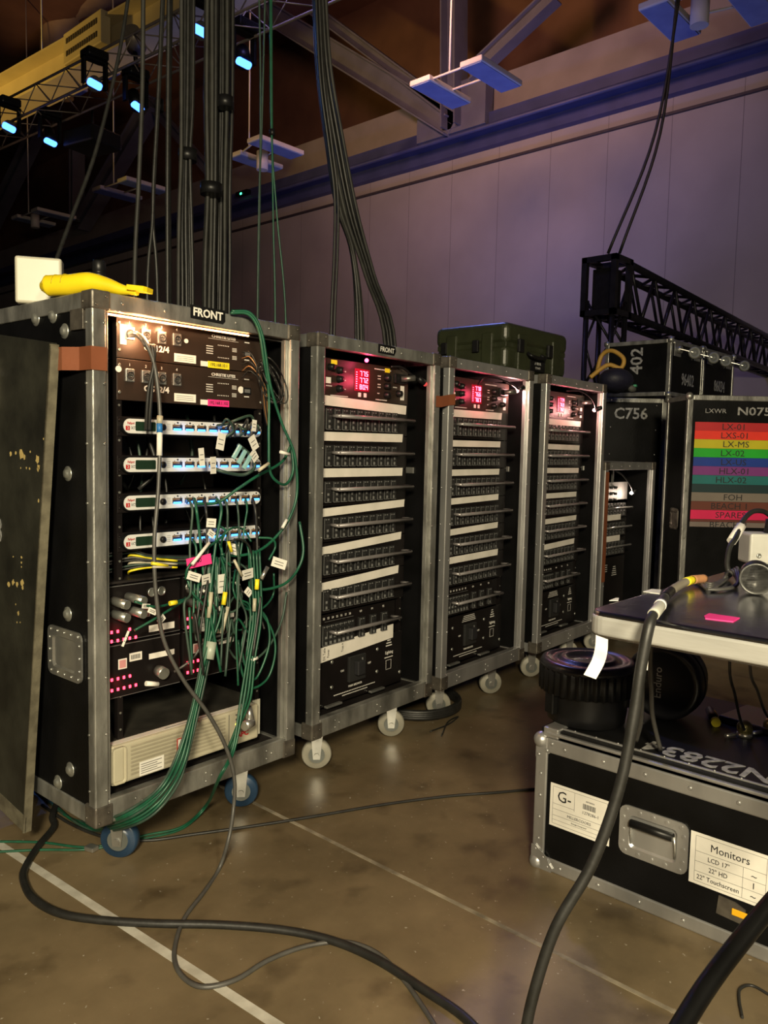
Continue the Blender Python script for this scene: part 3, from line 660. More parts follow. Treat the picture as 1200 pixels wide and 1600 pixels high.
def breaker(parent, x, z, y, small=False):
    key = small
    if key not in _brk:
        m = MB(); m.box(-.016, .016, -.010, 0, -.046, .026, .001); m.box(-.008, .008, -.016, -.010, .006, .014, .001); m.box(-.006, .006, -.016, -.010, -.030, -.022, .001)
        o = m.build('breaker', BK, parent, (x, y, z)); p = MB(); p.box(-.003, .006, -.0105, -.010, -.042, -.014); p.box(-.010, -.004, -.0105, -.010, .018, .022); p.box(.002, .009, -.0105, -.010, .018, .022); p.box(-.016, -.0145, -.0107, -.010, -.046, .024); p.box(-.016, .016, -.0107, -.010, -.046, -.0445)
        q = p.build('rating_print', BKG, o); _brk[key] = (o.data, q.data); return
    o = bpy.data.objects.new('breaker', _brk[key][0]); COL.objects.link(o); o.parent = parent; o.location = (x, y, z)
    q = bpy.data.objects.new('rating_print', _brk[key][1]); COL.objects.link(q); q.parent = o
def fill_power(rk, r, nums, tapes, seed, main_tape=False):
    rnd = random.Random(seed); xl, xr = .0987, .5813; Y = r
    rack_rails(rk, r + .004)
    zc = Z0 + 1.195
    cp_ = MB().box(xl, xr, Y, Y + .004, Z0 + 1.13, Z0 + 1.262, .001).build('control_panel', BROWNP, rk)
    dp = MB().box(.270, .352, Y - .002, Y, Z0 + 1.162, Z0 + 1.240, .001).build('display', E_DISP, cp_)
    mb = MB()
    for k, s in enumerate(nums): seven(mb, s, .298, Z0 + 1.216 - k * .0235, Y - .002)
    for k in range(8): mb.box(.278, .284, Y - .0026, Y - .002, Z0 + 1.17 + k * .008, Z0 + 1.1725 + k * .008)
    mb.build('digits', E_REDS, dp)
    for x in (.292, .322): MB().box(x, x + .014, Y - .003, Y, Z0 + 1.142, Z0 + 1.157, .001).build('push_button', WHITE, cp_)
    for z in (1.225, 1.195, 1.163): knob(cp_, .190, Z0 + z, Y); knob(cp_, .448, Z0 + z - .005, Y)
    knob(cp_, .145, Z0 + 1.232, Y); knob(cp_, .520, Z0 + 1.168, Y)
    MB().box(.490, .555, Y - .012, Y, Z0 + 1.205, Z0 + 1.24, .002).build('power_socket', BPLAS, cp_)
    for k in range(2): MB().cyl((.525, Y - .01, Z0 + 1.222), (.56, Y - .05, Z0 + 1.227), .011, 12).build('plug', RIV if k else BPLAS, cp_)
    MB().box(.126, .150, Y - .001, Y, Z0 + 1.178, Z0 + 1.198).build('paper_label', WHITE, cp_)
    MB().box(.535, .557, Y - .001, Y, Z0 + 1.145, Z0 + 1.198).build('paper_label', WHITE, cp_)
    if seed == 2:
        MB().box(.150, .180, Y - .001, Y, Z0 + 1.243, Z0 + 1.258).build('yellow_sticker', YTAPE, cp_); MB().box(.440, .468, Y - .001, Y, Z0 + 1.240, Z0 + 1.255).build('yellow_sticker', YTAPE, cp_)
    pr = MB()
    for x, z, w_ in ((.21, 1.222, .022), (.21, 1.192, .02), (.21, 1.162, .02), (.40, 1.222, .02), (.40, 1.212, .02), (.40, 1.192, .02), (.40, 1.182, .02), (.40, 1.160, .014), (.49, 1.188, .025), (.38, 1.246, .10), (.15, 1.137, .09), (.39, 1.137, .07), (.127, 1.168, .03)):
        for k in range(max(1, int(w_ / .006))): pr.box(x + k * .006, x + k * .006 + .0045, Y - .0005, Y, Z0 + z, Z0 + z + .0035)
    pr.build('printed_legends', WINK, cp_)
    for k in range(7):
        zb = Z0 + 1.069 - k * .1235; last = k == 6
        pn = MB().box(xl, xr - (.05 if last else 0), Y, Y + .004, zb - .058, zb + .062 if not last else zb + .060, .0).build('breaker_panel', BPAN, rk)
        nb = 10
        if last:
            for j in range(7): breaker(pn, .135 + j * .0225, zb, Y); 
            for j in range(3): breaker(pn, .33 + j * .065, zb, Y)
            pr = MB()
            for j, s in enumerate(('S2', 'S3', 'S4', 'S5', 'S6', 'S7', 'S8')): pass
            pr.box(.14, .29, Y - .0004, Y, zb + .034, zb + .035); pr.build('divider_line', BKG, pn)
            for j, s in enumerate(('S2', 'S3', 'S4', 'S5', 'S6', 'S7', 'S8', 'G9', 'P1', 'P2')):
                text(s, .011, FR(.135 + j * .0225 if j < 7 else (.33 + (j - 7) * .065), Y - .0006, zb + .046), WINK, pn)
        else:
            for j in range(nb): breaker(pn, .135 + j * .0395 + (.004 if j else 0), zb, Y)
        xb = .572 if not last else .515
        gb = MB().cyl((.155, Y - .042, zb), (xb, Y - .042, zb), .0065, 12)
        for x in (.158, xb - .004): gb.cyl((x, Y - .042, zb), (x, Y, zb), .006, 10)
        gb.build('guard_bar', GBAR, pn)
        if not last:
            ht = tapes[k][1]; zt = Z0 + tapes[k][0]; xe = tapes[k][2]; s = tapes[k][3]
            MB().prism([(0, 0), (xe - .10, s), (xe - .10 + .003, s + ht), (0, ht)], FR(.10, Y - .006, zt), .0008).build('label_tape', TAPEW, pn)
        elif main_tape:
            tp = MB().prism([(0, 0), (.422, .022), (.422, .075), (0, .052)], FR(.10, Y - .0012, Z0 + .222), .0008).build('label_tape', TAPEW, pn)
            text('DX Table', .016, frame((.138, Y - .0022, Z0 + .250), (0, 0, 1), (-1, 0, 0)), INK, tp, sx=.7); text('Power', .016, frame((.158, Y - .0022, Z0 + .250), (0, 0, 1), (-1, 0, 0)), INK, tp, sx=.7)
            text('Truss A', .014, frame((.232, Y - .0022, Z0 + .258), (0, 0, 1), (-1, 0, 0)), INK, tp, sx=.7)
    mp = MB().box(xl, xr, Y, Y + .004, Z0 + .062, Z0 + .262, .001).build('main_breaker_panel', BPAN, rk)
    MB().box(.262, .352, Y - .012, Y, Z0 + .125, Z0 + .218, .002).build('switch_frame', BK, mp)
    MB().box(.285, .325, Y - .034, Y - .012, Z0 + .150, Z0 + .200, .003).build('main_switch', INK, mp)
    MB().box(.328, .334, Y - .0135, Y - .012, Z0 + .145, Z0 + .205).build('switch_marking', BKG, mp)
    text('MAIN BREAKER', .011, FR(.307, Y - .0006, Z0 + .108), WINK, mp); text('OFF', .011, FR(.385, Y - .0006, Z0 + .172), WINK, mp); text('ON', .011, FR(.235, Y - .0006, Z0 + .172), WINK, mp)
    pr = MB()
    for row in range(4 if not main_tape else 0):
        wv = .055 - row * .004
        for j in range(18): 
            x = .307 - wv + j * wv * 2 / 18; pr.box(x, x + wv * 1.4 / 18, Y - .0005, Y, Z0 + .228 + row * .0075, Z0 + .231 + row * .0075)
    for row in range(2):
        wv = .115 if row == 0 else .07
        for j in range(26):
            x = .307 - wv + j * wv * 2 / 26; pr.box(x, x + wv * 1.4 / 26, Y - .0005, Y, Z0 + .090 - row * .010, Z0 + .0935 - row * .010)
    for z, w_ in ((.245, .012), (.235, .02), (.225, .03), (.215, .036)):
        pr.box(.50 - w_ / 2, .50 + w_ / 2, Y - .0005, Y, Z0 + z, Z0 + z + .004)
    pr.box(.475, .525, Y - .0005, Y, Z0 + .170, Z0 + .1735); pr.box(.484, .516, Y - .0005, Y, Z0 + .125, Z0 + .1262); pr.box(.484, .516, Y - .0005, Y, Z0 + .160, Z0 + .1612); pr.box(.484, .4852, Y - .0005, Y, Z0 + .125, Z0 + .16); pr.box(.5148, .516, Y - .0005, Y, Z0 + .125, Z0 + .16)
    pr.build('printed_legends', WINK, mp)
    text('Motion', .016, FR(.502, Y - .0006, Z0 + .190), WINK, mp, sx=.9) if False else text('Lighting', .017, FR(.502, Y - .0006, Z0 + .190), WINK, mp, sx=.9)
    b = MB()
    for x, z in ((.18, .215), (.18, .125), (.43, .215), (.43, .13), (.57, .10)): b.lathe([(.007, 0), (.007, .002), (.004, .0035), (.0005, .004)], FR(x, Y, Z0 + z), 12)
    b.build('screws', RIV, mp)
    for k in range(2): MB().box(.14 + k * .24, .22 + k * .24, Y - .018, Y - .002, Z0 + .060, Z0 + .068, .002).build('foot_bracket', ZINC, rk)
    # interior catches on the right liner
    for z in (.88,): MB().box(.655, .662, .10, .14, Z0 + z - .012, Z0 + z + .012, .002).build('latch_keeper', ZINC, rk)
fill_power(R2, .08, ('77.5', '77.2', '80.4'), [(1.104, .033, .563, -.012), (.985, .030, .545, .003), (.862, .030, .549, .0), (.728, .028, .565, .016), (.597, .028, .55, .024), (.472, .030, .538, .020)], 2, True)
fill_power(R3, .072, ('77.8', '76.6', '78.7'), [(1.098, .030, .513, .003), (.977, .026, .510, .002), (.857, .026, .508, .001), (.738, .026, .508, .008), (.610, .026, .51, .010), (.492, .028, .518, .004)], 3)
fill_power(R4, .08, ('77.4', '76.9', '78.2'), [(1.098, .028, .533, .0), (.977, .026, .53, -.002), (.860, .026, .53, -.003), (.733, .026, .515, .0), (.605, .026, .525, .004), (.475, .028, .512, .010)], 4)
for rk, Y, e in ((R2, .08, .35), (R3, .072, .35), (R4, .08, .2)): point('display_glow', rk.matrix_basis @ Vector((.31, Y - .06, Z0 + 1.20)), e * 1.7, (1, .07, .14), .02)
def gooseneck(rk, pts, lampdir, em, power, col, hl=.03):
    g = MB().tube(smooth(pts), .0045, 8).build('gooseneck_lamp', BPLAS, rk); e = Vector(pts[-1]); dv = Vector(lampdir).normalized()
    MB().cyl(e - dv * hl, e + dv * .004, .010, 12, .013).build('lamp_head', BPLAS, g); MB().sphere(e + dv * .010, .009).build('bulb', em, g)
    point('rack_lamp_glow', rk.matrix_basis @ (e + dv * .03), power, col, .012)
gooseneck(R3, [(.30, .06, Z0 + 1.24), (.30, .03, Z0 + 1.265), (.40, .02, Z0 + 1.272), (.52, .02, Z0 + 1.255), (.595, .03, Z0 + 1.238)], (-.55, .35, -.35), E_PINK, 1.5, (1, .42, .40))
gooseneck(R4, [(.30, .05, Z0 + 1.268), (.36, .0, Z0 + 1.27), (.43, -.03, Z0 + 1.235), (.49, -.03, Z0 + 1.185)], (-.15, .95, -.35), E_PINK, 1.6, (1, .45, .40))
gooseneck(R2, [(.46, .07, Z0 + 1.262), (.50, .05, Z0 + 1.262), (.56, .04, Z0 + 1.235), (.61, .03, Z0 + 1.215)], (.6, -.2, -.4), emis('dim_red_lamp', (1, .08, .08), .6), .04, (1, .1, .1), .03)
MB().sphere((.30, .05, Z0 + 1.268), .007).build('red_pilot_light', emis('pilot_pink', (1, .05, .15), 14), R2)
point('pilot_glow', R2.matrix_basis @ Vector((.30, .03, Z0 + 1.255)), .12, (1, .08, .18), .01)
# rack 5
Y5 = .07
cp_ = MB().box(.06, .42, Y5, Y5 + .004, Z0 + .66, Z0 + .80, .001).build('control_panel', mat('grey_control_panel', (.25, .24, .23), .5), R5)
for z in (.70, .735, .77):
    for x in (.10, .15, .20, .25): knob(cp_, x, Z0 + z, Y5, .008)
for x in (.18, .27): MB().box(x, x + .012, Y5 + .02, Y5 + .03, Z0 + .80, Z0 + .90).build('mounting_rail', ZINC, R5)
for k, (zb, zt) in enumerate(((.655, None), (.545, .585), (.435, .465))):
    pn = MB().box(.06, .42, Y5, Y5 + .004, Z0 + zb - .055, Z0 + zb + .045).build('breaker_panel', BPAN, R5)
    for j in range(8): breaker(pn, .09 + j * .04, Z0 + zb, Y5)
    MB().cyl((.06, Y5 - .035, Z0 + zb), (.42, Y5 - .035, Z0 + zb), .006, 10).build('guard_bar', ZINC, pn)
    if zt: MB().box(.062, .31, Y5 - .019, Y5 - .018, Z0 + zt, Z0 + zt + .032).build('label_tape', TAPEW, pn)
mp = MB().box(.06, .42, Y5, Y5 + .004, Z0 + .06, Z0 + .37).build('main_breaker_panel', BPAN, R5)
pr = MB()
for row in range(4):
    for j in range(8): pr.box(.10 + j * .014, .109 + j * .014, Y5 - .0006, Y5, Z0 + .29 + row * .012, Z0 + .294 + row * .012)
for row in range(5): pr.box(.28 - row * .004, .31 + row * .004, Y5 - .0006, Y5, Z0 + .31 - row * .012, Z0 + .314 - row * .012)
pr.build('printed_legends', WINK, mp)
gooseneck(R5, [(.20, .05, Z0 + .87), (.25, .02, Z0 + .84), (.30, .0, Z0 + .79), (.345, .0, Z0 + .745)], (-.3, .35, -.3), E_WHITE, .9, (1, .78, .62))
MB().box(.002, .036, -.004, -.0022, Z0 + .26, Z0 + .862).build('brown_tape_strip', OTAPE, R5)

# ---------------------------------------------------------------- orange tape straps
def strap(name, M_list, h, label, m=OTAPE, th=.0006):
    mb = MB(); b = mb.b; prev = None
    for (p, n) in M_list:
        p = Vector(p); n = Vector(n).normalized() * th
        v = [b.verts.new(p), b.verts.new(p + Vector((0, 0, h))), b.verts.new(p + n + Vector((0, 0, h))), b.verts.new(p + n)]
        if prev:
            for i in range(4): j = (i + 1) % 4; b.faces.new((prev[i], prev[j], v[j], v[i]))
        else: b.faces.new(v)
        prev = v
    b.faces.new(prev[::-1]); return tag(mb.build(name, m), label, 'tape')
_o = R1.location; _n = Matrix.Rotation(math.radians(2), 3, 'Z') @ Vector((1, 0, 0))
def RS(px, py, xl):                      # photo ray onto a plane xl metres beside the left face of rack 1
    o = _o + _n * xl; d = ray(px, py); return CP + d * ((o - CP).dot(_n) / d.dot(_n))
Rm1 = R1.matrix_basis; Rm2 = R2.matrix_basis; Rm3 = R3.matrix_basis
PANX = .928
pz = Z0 + 1.136
strap('tape_strap', [(Vector((RS(86, 570, -.0285).x, RS(86, 570, -.0285).y, pz)), (-1, 0, 0)), (Vector((RS(97, 570, -.0285).x, RS(97, 570, -.0285).y, pz)), (-1, 0, 0)), (Rm1 @ Vector((-.0045, .05, pz)), (-1, 0, 0)), (Rm1 @ Vector((-.0035, -.0025, pz)), (-1, -1, 0)), (Rm1 @ Vector((.038, -.0028, pz)), (0, -1, 0))], .056, 'rust orange tape strap holding the leaning black panel to the rack post')
strap('tape_strap', [(Rm2 @ Vector((.648, -.0045, Z0 + 1.125)), (0, -1, 0)), (Rm2 @ Vector((.680, -.0045, Z0 + 1.125)), (0, -1, 0)), (Rm3 @ Vector((-.004, -.0022, Z0 + 1.135)), (-.5, -1, 0)), (Rm3 @ Vector((.036, -.0045, Z0 + 1.14)), (0, -1, 0))], .042, 'rust orange tape strap joining the second and third racks')

# ---------------------------------------------------------------- leaning rack lid at far left
bl = RS(49, 1298, -.027); top = RS(94, 537, -.027)
lid = thing('wooden_panel', (0, 0, 0), 0, 'worn black wooden panel strapped against the left side of the green cable rack', 'panel')
ux = Matrix.Rotation(math.radians(2), 3, 'Z') @ Vector((0, 1, 0)); uy = (top - bl).normalized()
Mx = frame(bl, uy, ux)      # x up, y away, z = uy x ux
Lh = (top - bl).length; zs = -1 if Mx.to_3x3().col[2].x > 0 else 1
base = MB().prism([(0, 0.004), (Lh - .012, .004), (Lh, .016), (Lh, .66), (0, .66)], Mx, .016 * zs).build('board', LIDB, lid)
MB().prism([(0, 0), (Lh - .014, 0), (Lh - .003, .010), (Lh - .003, .004 + .0), (Lh - .014, .008), (0, .0042)], Mx, .022 * zs).build('edge_binding', PLYE, lid)
MB().prism([(-.0, .0), (.045, .0), (.045, .66), (0, .66)], Mx @ Matrix.Translation((0, 0, .0155 * zs)), .003 * zs).build('bottom_strip', PLYE, lid)
mxf = Mx @ Matrix.Translation((0, 0, .0163 * zs)); ch = MB(); rnd = random.Random(3)
for px_, py_, sz in [(6, 712, .006), (26, 709, .008), (34, 708, .006), (43, 710, .016), (48, 714, .009), (57, 706, .004), (68, 718, .014), (70, 730, .010), (69, 733, .008), (51, 731, .004), (56, 732, .004), (42, 731, .003), (23, 912, .010), (30, 909, .011), (36, 912, .010), (44, 910, .012), (45, 917, .007), (34, 943, .003), (38, 957, .008), (36, 971, .003), (41, 971, .003), (43, 878, .004), (43, 870, .005), (43, 885, .003), (30, 869, .003), (78, 686, .004), (70, 782, .006)]:
    c_ = mxf.inverted() @ RS(px_, py_, -.0272); n = 9
    ch.prism([(c_.x + sz * rnd.uniform(.5, 1) * math.cos(2 * PI * i / n), max(.004, c_.y + sz * rnd.uniform(.4, .9) * math.sin(2 * PI * i / n))) for i in range(n)], mxf, .0004 * zs)
ch.build('paint_chips', CHIP, lid)
q = RS(8, 830, -.027); loc_ = mxf.inverted() @ q
text('3', .10, Matrix.Translation((0, 0, 0)) @ frame(mxf @ Vector((loc_.x, loc_.y, .0005 * zs)), (0, -1, 0), uy), STEN, lid)
h1 = mxf.inverted() @ RS(-4, 600, -.027); recessed_handle(lid, frame(mxf @ Vector((h1.x, h1.y, 0)), (0, -1, 0), uy), .08, .15, m=PLYE, bar=True)

# ---------------------------------------------------------------- things on top of rack 1
ZT = Z0 + 1.325
r = thing('plastic_box', (.985, 2.15, ZT), yaw - PI / 2 + .25, 'cream white upright plastic box on top of the green cable rack', 'box')
MB().box(-.058, .058, -.025, .025, 0, .122, .007, seg=3).build('case', CREAM, r); MB().box(-.054, .054, .012, .030, .004, .118, .004).build('back_cover', BEIGE, r)
tl = thing('yellow_hand_tool', (.955, 1.83, ZT), 0, 'yellow plastic hand tool lying across the corner of the green cable rack', 'tool')
a = G(66, 446, ZT + .03); b = G(215, 455, ZT + .012)
pts = [a, a.lerp(b, .12), a.lerp(b, .30), a.lerp(b, .5), a.lerp(b, .68), a.lerp(b, .84), b]
o3 = Vector((.955, 1.83, ZT)); P7 = [p - o3 for p in pts]
for p, zz in zip(P7, (.027, .029, .030, .034, .027, .016, .011)): p.z = zz
mb = MB(); mb.tube(smooth(P7, 8), [.012 + .014 * min(1, i / 5) if i < 6 else (.026 if i < 24 else max(.010, .026 - (i - 24) * .0008)) for i in range(49)], 16)
mb.build('handle', YEL, tl)
dd = (P7[-1] - P7[-2]).normalized(); nn = Vector((-dd.y, dd.x, 0))
MB().prism([(-.01, -.02), (.035, -.02), (.04, -.010), (.04, .020), (-.01, .016)], frame(P7[-1] - dd * .01 - Vector((0, 0, .0)), dd, nn), .012).build('clip', YEL, tl)
rb = MB()
for k in (.08, .2, .32):
    c = P7[0].lerp(P7[3], k * 1.6); rb.tube([c + Vector((0, 0, .030)) + nn * .024 * s for s in (-1, 0, 1)] if False else [c + nn * math.cos(t) * .0262 + Vector((0, 0, math.sin(t) * .0262)) for t in [i * PI / 8 for i in range(9)]], .0012, 5)
rb.build('grip_ribs', mat('yellow_groove', (.45, .33, .01), .5), tl)
r = thing('antenna', G(163, 442, ZT + .04), 0, 'black dome antenna base with a ribbed stub behind the yellow tool', 'antenna'); r.location = (1.10, 2.05, ZT)
MB().lathe([(.060, 0), (.060, .02), (.056, .045), (.045, .060), (.02, .072), (.016, .074), (.0005, .075)], None, 28).build('dome', BPLAS, r)
MB().lathe([(.010, .07), (.018, .078), (.018, .090), (.016, .092), (.018, .094), (.018, .118), (.014, .124), (.0005, .125)], None, 20).build('stub', BPLAS, r)

# ---------------------------------------------------------------- olive case on racks 3 and 4
gc = thing('military_case', (3.041, 2.04, ZT + .002), math.radians(1), 'olive green moulded plastic case resting on top of the third and fourth racks', 'case')
Mb = MB().box(0, .55, 0, .40, 0, .115, .028, seg=4); Mb.build('base', OLIVE, gc)
Mb = MB().box(-.004, .554, -.004, .404, .118, .215, .03, seg=4); Mb.build('lid', OLIVE, gc)
MB().box(.006, .544, .006, .394, .104, .128, .003).build('seal_rim', OLIVE, gc)
for y in (.10, .30): MB().box(-.012, .004, y - .03, y + .03, .004, .17, .006).build('reinforcing_rib', OLIVE, gc)
for x in (.12, .43): MB().box(x - .035, x + .035, -.012, .004, .004, .17, .006).build('reinforcing_rib', OLIVE, gc)
for y in (.16, .34): MB().box(-.018, -.004, y - .016, y + .016, .085, .14, .003).build('latch', BPLAS, gc)
for x in (.10, .36): MB().box(x - .02, x + .02, -.020, -.004, .085, .145, .003).build('latch', BPLAS, gc)
hd = MB().tube(smooth([(.17, -.006, .09), (.17, -.03, .075), (.23, -.034, .07), (.29, -.03, .075), (.29, -.006, .09)]), .008, 8).build('carry_handle', BPLAS, gc)
pl = MB().box(.20, .33, -.006, -.0035, .012, .065).build('name_plate', BPLAS, gc)
text('ANIMAL', .018, FR(.265, -.0066, .048), STEN, pl, sx=.9); text('1296402', .015, FR(.265, -.0066, .028), STEN, pl, sx=.9)
MB().box(.20, .23, .404, .42, .06, .10, .004).build('hinge', OLIVE, gc)

# ---------------------------------------------------------------- road cases
def road_case(name, loc, rz, W, DP, H, label, alu=ALU, zb=0, ew=.03, group=None, lidz=None, ball=True, mat_=BLK):
    r = thing(name, loc, rz, label, 'road case', group); t = ew; e = .005
    MB().box(e, W - e, e, DP - e, zb + e, zb + H - e).build('case_body', mat_, r)
    for x in (0, 1):
        for y in (0, 1):
            m = MB().box(W - t if x else 0, W if x else t, DP - t if y else 0, DP if y else t, zb, zb + H, .003)
            if not y: rivet_row(m, [((W - t if x else 0) + t * .5, 0, zb + H * k / 5) for k in (1, 2, 3, 4)], (0, -1, 0))
            m.build('edge_extrusion', alu, r)
    for z in ((0, 1) if lidz is None else (0, 1)):
        zz = zb + (H - t if z else 0)
        for y in (0, 1): MB().box(t, W - t, DP - t if y else 0, DP if y else t, zz + .0005, zz + t - .0005, .003).build('edge_extrusion', alu, r)
        for x in (0, 1): MB().box(W - t if x else 0, W if x else t, t, DP - t, zz + .0005, zz + t - .0005, .003).build('edge_extrusion', alu, r)
    if ball:
        for x in (0, 1):
            for y in (0, 1):
                for z in (0, 1): MB().sphere((W * x + (-1 if x else 1) * .008, DP * y + (-1 if y else 1) * .008, zb + H * z + (-1 if z else 1) * .008), .022, 12).build('ball_corner', alu, r)
    return r
# rainbow case, facing the camera
vy = yaw - PI / 2                                    # local +x = image right
rc = D(1076, 617, 4.4); Hh = 1.325
RC = road_case('tall_road_case', (rc.x, rc.y, 0), vy, 1.15, .34, Hh, 'tall black road case with rainbow coloured tape labels on its front', ALU, .125, .030)
for k, (x, y) in enumerate(((.1, .08), (1.05, .08), (.1, .27), (1.05, .27))): caster(RC, x, y, .127, .3 * k, GREYW)
def RCp(px, py):                                     # photo point on the front of the rainbow case, in its own frame
    nrm = -f0; d = ray(px, py); P = CP + d * ((rc - CP).dot(nrm) / d.dot(nrm)) - Vector((rc.x, rc.y, 0)); return P.dot(r0), P.z
rows = [('LX-01', (.50, .015, .02)), ('LXS-01', (.85, .035, .015)), ('LX-MS', (.55, .50, .01)), ('LX-02', (.01, .42, .02)), ('LX-US', (.005, .04, .30)), ('HLX-01', (.20, .035, .22)), ('HLX-02', (.01, .16, .16)), ('', (.006, .03, .035)),
        ('FOH', (.20, .17, .14)), ('BEACH 1', (.14, .035, .02)), ('SPARES', (.75, .01, .10)), ('', (.13, .03, .02)), ('BEACH 2', (.20, .16, .14))]
ys = [659, 672.5, 686, 700, 714, 728, 742, 756, 769, 783, 796.5, 811, 815, 823]
for i, (s, c) in enumerate(rows):
    x0_, zt_ = RCp(1087 - i * .75, ys[i]); _, zb_ = RCp(1087, ys[i + 1])
    k = MB().box(x0_, x0_ + .62, -.0012 + .005, .005, zb_ + .0005, zt_).build('tape_label', mat('tape_%02d' % i, c, .55, 0, tuple(v * .85 for v in c), 6), RC)
    if s: text(s, .048, FR(x0_ + .215 + (i % 3) * .008, .0034, (zb_ + zt_) / 2 - .002), INK, k, sx=1.12, depth=.0003)
xx, zz = RCp(1168, 643); text('A 0756', .075, FR(xx - .02, .0045, zz), STEN, RC, sx=1.1, align='LEFT') if False else None
x1, z1_ = RCp(1152, 643); text('N0756', .062, FR(x1, .0045, z1_), STEN, RC, 'stencil', 'LEFT', sx=1.35, bold=.001)
x1, z1_ = RCp(1102, 642); text('LXWR', .035, FR(x1, .0045, z1_), STEN, RC, 'stencil', 'LEFT', sx=1.2)
recessed_handle(RC, frame((-.0005, .12, Z0 + .60), (0, -1, 0), (0, 0, 1)), .12, .12, m=STEEL, bar=False)
# C756 case
cc = D(1043, 623, 5.45); Hc = cc.z - .12
C7 = road_case('stencilled_road_case', Vector((cc.x, cc.y, 0)) - r0 * .95, vy, .95, .70, Hc, 'black road case stencilled 756 standing behind the short rack', ALU, .12, .032)
for k, (x, y) in enumerate(((.1, .1), (.85, .1), (.1, .6), (.85, .6))): caster(C7, x, y, .122, .3 * k, GREYW)
def C7p(px, py):
    d = ray(px, py); P = CP + d * ((cc - CP).dot(f0) / d.dot(f0)) - C7.location; return P.dot(r0), P.z
x1, z1_ = C7p(986, 647); text('C756', .105, FR(x1, .0042, z1_), STEN, C7, 'stencil', sx=1.0, bold=.002)
# 96402 pair on their sides
pc = D(1045, 619, 5.3)
def side_case(x0_, w_, num, label, dep):
    r = road_case('upended_road_case', (pc.x + x0_, pc.y, pc.z + .004), 0, w_, dep, .375, label, ALU, 0, .028)
    text(num, .115, FR(w_ * .55, .0042, .12), STEN, r, 'stencil', sx=.75, bold=.001)
    for k, (x, z) in enumerate(((.10, .31), (w_ - .13, .31))):
        m = MB(); m.box(x - .05, x + .05, -.006, 0, z - .045, z + .045); m.cyl((x, -.006, z), (x, -.03, z), .025, 14)
        m.prism([(0, .022), (.09, .010), (.09, -.010), (0, -.022)], frame((x - .022, -.025, z), (.25, -1, -.30), (1, 0, 0)) , .004); m.prism([(0, .022), (.09, .010), (.09, -.010), (0, -.022)], frame((x + .022, -.025, z), (.25, -1, -.30), (1, 0, 0)), .004)
        o = m.build('caster', ZINC, r); c = Vector((x + .012, -.112, z - .026)); ax = Vector((-.75, -.66, 0)).normalized()
        Mw = Matrix.Translation(c) @ ax.to_track_quat('Z', 'Y').to_matrix().to_4x4(); MB().lathe([(.022, -.012), (.030, -.014), (.040, -.008), (.040, .008), (.030, .014), (.024, .010), (.022, .008)], Mw, 24).build('wheel', mat_gw, o); MB().cyl(Mw @ Vector((0, 0, -.012)), Mw @ Vector((0, 0, .010)), .022, 16).build('hub', mat_hub, o); MB().cyl(Mw @ Vector((0, 0, -.014)), Mw @ Vector((0, 0, .016)), .007, 10).build('axle', ZINC, o)
    return r
mat_gw = mat('pale_grey_castor', (.16, .165, .15), .5)
S1 = side_case(0, .57, '96402', 'black case with castors facing out, numbered 96402, on the case stack', .47)
S2 = side_case(.575, .62, '86034', 'black case numbered 86034 behind the one numbered 96402', .47)
text('402', .12, frame((.0042, .235, .24), (0, 0, 1), (0, 1, 0)), STEN, S1, 'stencil', sx=1.0, bold=.002)
# strap and clutter on the case stack
st = cable('ratchet_strap', [D(932, 585, 5.1), D(940, 556, 5.1), D(956, 548, 5.05), D(974, 560, 5.0), D(970, 575, 5.0), D(952, 570, 5.0), D(938, 577, 5.0), D(922, 590, 5.0)], .014, mat('amber_webbing', (.42, .24, .04), .6), 'yellow webbing strap looped on top of the case stack beside the truss tower', 'strap')
r = thing('black_bag', D(962, 608, 4.95) , .3, 'dark crumpled bag beside the webbing strap on the case stack', 'bag'); r.location.z = cc.z + .002
m = MB(); m.sphere((0, 0, .07), .15, 20, (1.1, .7, .50)); m.sphere((.1, .02, .04), .09, 16, (1.2, .8, .5)); m.build('bag_body', mat('dark_blue_nylon', (.012, .012, .03), .6, bump=.4, bscale=25), r)
MB().sphere((.05, -.09, .02), .05, 12, (1.3, .5, .5)).build('mesh_pocket', mat('grey_mesh', (.10, .10, .09), .8), r)
MB().box(.02, .07, -.12, -.10, .03, .045, .003).build('green_tag', mat('green_plastic', (.02, .25, .12), .5), r)

# ---------------------------------------------------------------- foreground case with labels
GX = 1.836; GY = 1.095; GL = 1.42
g = thing('flat_road_case', (GX, GY, 0), -PI / 2, 'low silver edged road case with G- and Monitors labels, in the right foreground', 'road case')
